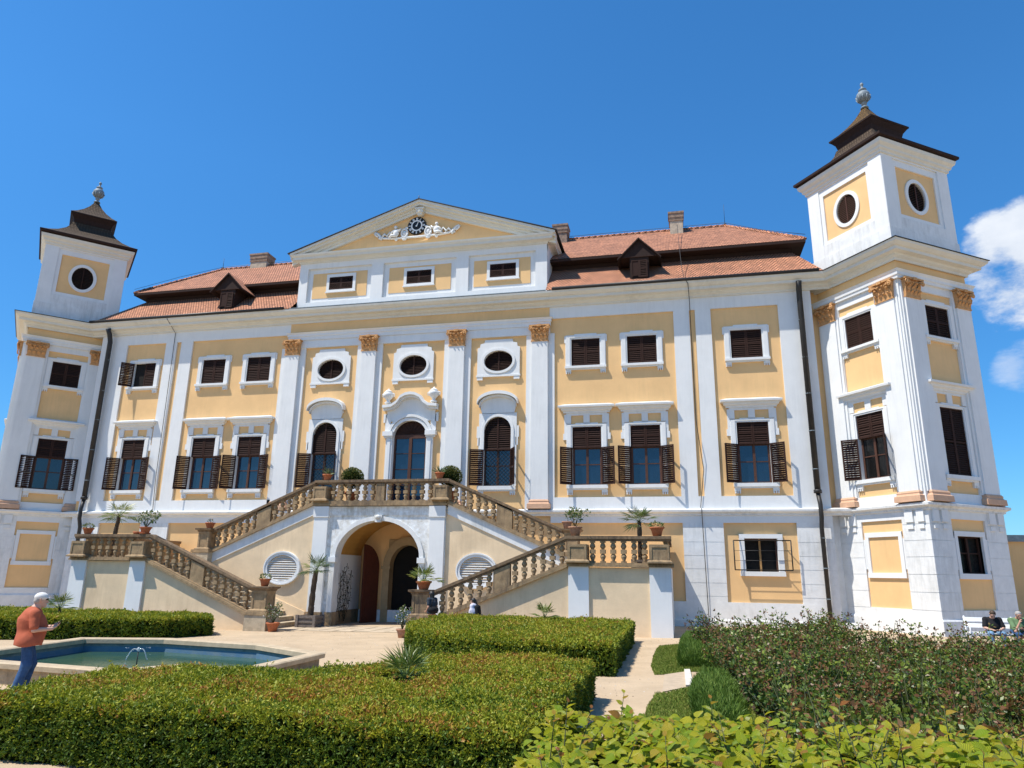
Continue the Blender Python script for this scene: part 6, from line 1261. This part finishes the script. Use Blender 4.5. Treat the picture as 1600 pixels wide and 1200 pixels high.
# 1: the man in the rust orange shirt by the pool, half turned away, phone in his hands
Jm = dict(head=(.0, .075, 1.56), face=(0.05, 1.0), tilt=.0, neck=(0, .005, 1.415), chest=(0, -.03, 1.22), pelvis=(0, -.01, .92), girth=1.14, hem=.80, belly=((0, .06, 1.06), (.18, .185, .26)),
    shl=(-.20, .03, 1.34), ell=(-.27, .10, 1.08), wrl=(-.13, .33, 1.10), tipl=(-.03, .40, 1.14), shr=(.21, .03, 1.34), elr=(.28, .06, 1.07), wrr=(.14, .31, 1.08), tipr=(.04, .38, 1.13), palml=(.4, .2, .9), palmr=(-.4, .2, .9),
    hipl=(-.085, -.01, .86), knl=(-.11, .09, .49), anl=(-.11, .03, .09), toel=(-.13, .17, .04), hipr=(.085, -.01, .86), knr=(.11, .03, .49), anr=(.12, -.07, .09), toer=(.15, .07, .04), sleeve=.80)
def cap_fn(e, c, f, s, u):
    cc = c+u*.045-f*.005; link('cap', sdf_mesh('cap', [('e', cc+u*.012, (.098, .110, .080), .02), ('c', cc+f*.085+s*.045-u*.005, cc+f*.085-s*.045-u*.005, .02, .02, .02), ('c', cc+f*.12+s*.03-u*.012, cc+f*.12-s*.03-u*.012, .014, .014, .02)], 'capwhite', .010), e)
    b = MB()
    for q in (-1, 1): p = (c+f*.094+u*.022+s*q*.036)/K; b.ball(tuple(p), (.026/K, .026/K, .018/K), 'glassblack', 8, 6); b.tube([tuple(p), tuple((c+s*q*.088+u*.02)/K)], .005/K, 'glassblack', 4)
    b.build('sunglasses', e)
def strap_fn(e, c, f, s, u):
    b = MB(); b.tube([tuple(V3(*p)/K) for p in ((-.12, .10, 1.43), (-.13, -.06, 1.42), (-.17, -.17, 1.28), (-.20, -.20, 1.10), (-.23, -.16, .96), (-.24, -.05, .90))], .016/K, 'leather', 6); b.ball(tuple(V3(-.27, .02, .86)/K), (.05/K, .11/K, .09/K), 'leather', 10, 8); b.build('shoulder_bag', e)
hg = lambda c, f, s, u: [('e', c+u*.02-f*.035, (.088, .080, .085), .02), ('c', c-f*.075-u*.02+s*.05, c-f*.075-u*.02-s*.05, .03, .03, .03)]
man = person('man in rust orange t-shirt, jeans and white cap standing by the pool', (1.28, -19.42, gz(1.28)+.02), R(-48), Jm, dict(skin='skin_pale', shirt='orange', trousers='denim', shoe='shoeblue', hair='hair_grey'), .0095, cap_fn, hg, strap_fn)
man.scale = (1.08, 1.08, 1.08)
ph = MB(); ph.box(-.038/K, .038/K, -.006/K, .006/K, -.075/K, .075/K, 'glassblack'); o = ph.build('smartphone', None, man.location + Matrix.Rotation(R(-48), 3, 'Z') @ Vector((0.0, .405/K, 1.165/K))*1.08, R(-48)); o.rotation_euler = (R(-35), 0, R(-48)); tag(o, 'phone held by the man in the orange shirt', 'phone')
# 2 and 3: two young women at the foot of the right stair
def stand(hgt, lean=0.0, **kw):
    k = hgt/1.65; J = dict(head=(0, .05+lean, 1.53), face=(0, 1), tilt=0.1, neck=(0, .02+lean*.8, 1.38), chest=(0, lean*.5, 1.20), pelvis=(0, 0, .92), shl=(-.17, .0+lean*.7, 1.33), ell=(-.22, .0, 1.06), wrl=(-.18, .14, .92), tipl=(-.15, .22, .86), shr=(.17, .0+lean*.7, 1.33), elr=(.22, .0, 1.06), wrr=(.15, .20, 1.0), tipr=(.08, .27, 1.02),
        hem=.80, hipl=(-.085, 0, .88), knl=(-.09, .03, .48), anl=(-.09, 0, .08), toel=(-.10, .14, .04), hipr=(.085, 0, .88), knr=(.09, .06, .48), anr=(.09, -.04, .08), toer=(.10, .10, .04), girth=.92, sleeve=.6); J.update(kw)
    for a, v in list(J.items()):
        if isinstance(v, tuple) and len(v) == 3 and not a.startswith('palm'): J[a] = tuple(q*k for q in v)
    return J
long_hair = lambda c, f, s, u: [('e', c+u*.03-f*.018, (.100, .108, .105), .02), ('c', c-f*.06, c-f*.085-u*.30, .09, .05, .04), ('c', c-f*.03+s*.07, c-f*.05+s*.075-u*.26, .045, .03, .03), ('c', c-f*.03-s*.07, c-f*.05-s*.075-u*.26, .045, .03, .03)]
def bag_fn(e, c, f, s, u):
    b = MB(); b.ball((-.02/K, -.05/K, .93/K), (.25/K, .20/K, .16/K), 'blackcloth', 14, 10); b.tube([tuple(V3(*p)/K) for p in ((.14, .05, 1.0), (.15, .10, 1.25), (.10, .02, 1.40), (-.1, -.10, 1.3), (-.2, -.12, 1.0))], .012/K, 'blackcloth', 5); b.tube([tuple(V3(*p)/K) for p in ((.20, .10, .92), (.23, .06, 1.02), (.25, .0, 1.10))], .018/K, 'whitecloth', 5); b.build('shoulder_bag', e)
gA = person('woman with long black hair and big black shoulder bag by the right newel', (3.62, -6.42, gz(3.6)), R(62), stand(1.62, .05), dict(skin='skin', shirt='greycloth', trousers='blackcloth', shoe='blackcloth', hair='hair_dark'), .012, None, long_hair, bag_fn)
pony = lambda c, f, s, u: [('e', c+u*.03-f*.020, (.094, .104, .100), .02), ('c', c-f*.10+u*.01, c-f*.155-u*.10, .045, .03, .03)]
def pack_fn(e, c, f, s, u):
    k = 1.36/1.65; link('backpack', sdf_mesh('backpack', [('c', V3(-.06, -.17, 1.26)*k, V3(-.06, -.18, 1.0)*k, .10, .12, .06), ('c', V3(.06, -.17, 1.26)*k, V3(.06, -.18, 1.0)*k, .10, .12, .06), ('c', V3(.12, -.10, 1.36)*k, V3(.13, .06, 1.34)*k, .035, .035, .02), ('c', V3(.13, .06, 1.34)*k, V3(.15, .06, 1.05)*k, .035, .03, .02), ('c', V3(-.13, .06, 1.34)*k, V3(-.15, .06, 1.05)*k, .035, .03, .02)], 'blackcloth', .013), e)
gB = person('girl with dark ponytail, black backpack and white blouse below the right stair', (5.06, -6.55, gz(5)), R(75), stand(1.36, .02), dict(skin='skin_pale', shirt='whitecloth', trousers='purple', shoe='blackcloth', hair='hair_dark', lower='skirt'), .012, None, pony, pack_fn)
# bench with two seated men in front of the right tower
BX, BY, BR = 19.24, -6.1, R(-6); bz = gz(19.4)
bench = empty('park_bench', (BX, BY, bz), 'white slatted bench with scrolled ends in front of the right tower', 'bench', BR)
b = MB(); L_ = 2.35
for i in range(4): b.box(0, L_, -.42+i*.105, -.42+i*.105+.085, .365, .39, 'whitewood')
b.build('seat', bench); b = MB()
for z, y in ((.50, .02), (.66, .065)): b.add([(0, y, z), (L_, y, z), (L_, y+.03, z+.11), (0, y+.03, z+.11), (0, y+.025, z), (L_, y+.025, z), (L_, y+.055, z+.11), (0, y+.055, z+.11)], [(0, 1, 2, 3), (7, 6, 5, 4), (0, 4, 5, 1), (3, 2, 6, 7), (0, 3, 7, 4), (1, 5, 6, 2)], 'whitewood')
b.build('backrest', bench)
for x in (.03, L_/2, L_-.03):
    b = MB(); b.tube([(x, .14, 0), (x, .02, .36), (x, .06, .62), (x, .12, .80)], .022, 'whitewood', 6); b.tube([(x, -.44, 0), (x, -.40, .2), (x, -.42, .37), (x, -.44, .54), (x, -.38, .59), (x, -.1, .58), (x, .04, .56)], .020, 'whitewood', 6); b.tube([(x, -.40, .2), (x, -.2, .28), (x, .0, .2)], .014, 'whitewood', 5); b.build('end_frame', bench)
def sit(tilt, reach, **kw):
    J = dict(head=(0, .24, 1.10), face=(0, 1), tilt=tilt, neck=(0, .13, .98), chest=(0, .06, .80), pelvis=(0, -.02, .56), shl=(-.20, .09, .93), ell=(-.27, .20, .68), wrl=(-.10, .42, .62), tipl=(-.03, .50, .60), shr=(.20, .09, .93), elr=(.27, .20, .68), wrr=(.10, .42, .62), tipr=(.03, .50, .60), palml=(.5, 0, .8), palmr=(-.5, 0, .8),
        hipl=(-.10, .02, .53), knl=(-.17, .46, .50), anl=(-.17, .44, .09), toel=(-.19, .58, .04), hipr=(.10, .02, .53), knr=(.17, .46, .50), anr=(.17, .44, .09), toer=(.19, .58, .04), girth=1.05, sleeve=.8, belly=((0, .10, .70), (.17, .17, .17))); J.update(kw); return J
short = lambda c, f, s, u: [('e', c+u*.035-f*.020, (.090, .100, .090), .02), ('c', c-f*.075+s*.03, c-f*.075-s*.03, .035, .035, .03)]
def on_bench(d): v = Matrix.Rotation(BR, 3, 'Z') @ Vector((d, -.20, 0)); return (BX+v.x, BY+v.y, bz-.045)
p1 = person('man in black t-shirt on the white bench, bent over his phone', on_bench(.62), BR+PI, sit(.75, .5), dict(skin='skin_pale', shirt='blackcloth', trousers='denim_pale', shoe='blackcloth', hair='hair_brown'), .012, None, short)
ph = MB(); ph.box(-.038/K, .038/K, -.075/K, .075/K, -.005/K, .005/K, 'glassblack'); v = Matrix.Rotation(BR+PI, 3, 'Z') @ Vector((0, .51/K, .63/K)); o = ph.build('smartphone', None, Vector(p1.location)+v, BR+PI); tag(o, 'phone in the hands of the man in the black t-shirt', 'phone')
p2 = person('grey haired man in green t-shirt on the bench, hand at his face', on_bench(1.20), BR+PI+.15, sit(.35, .3, elr=(.20, .34, .60), wrr=(.06, .36, .86), tipr=(.02, .36, .97), ell=(-.20, .34, .60), wrl=(-.02, .44, .66), tipl=(.05, .48, .68)), dict(skin='skin', shirt='greencloth', trousers='denim', shoe='blackcloth', hair='hair_grey'), .012, None, short)

# ------------------------------------------------------------------ survey units to metres (one uniform scale of all that stands here)
S_ = Matrix.Scale(K, 4)
for me in bpy.data.meshes: me.transform(S_)
for o in list(sc.objects): 
    if o.type in ('MESH', 'EMPTY', 'CAMERA', 'LIGHT'): o.location = o.location*K
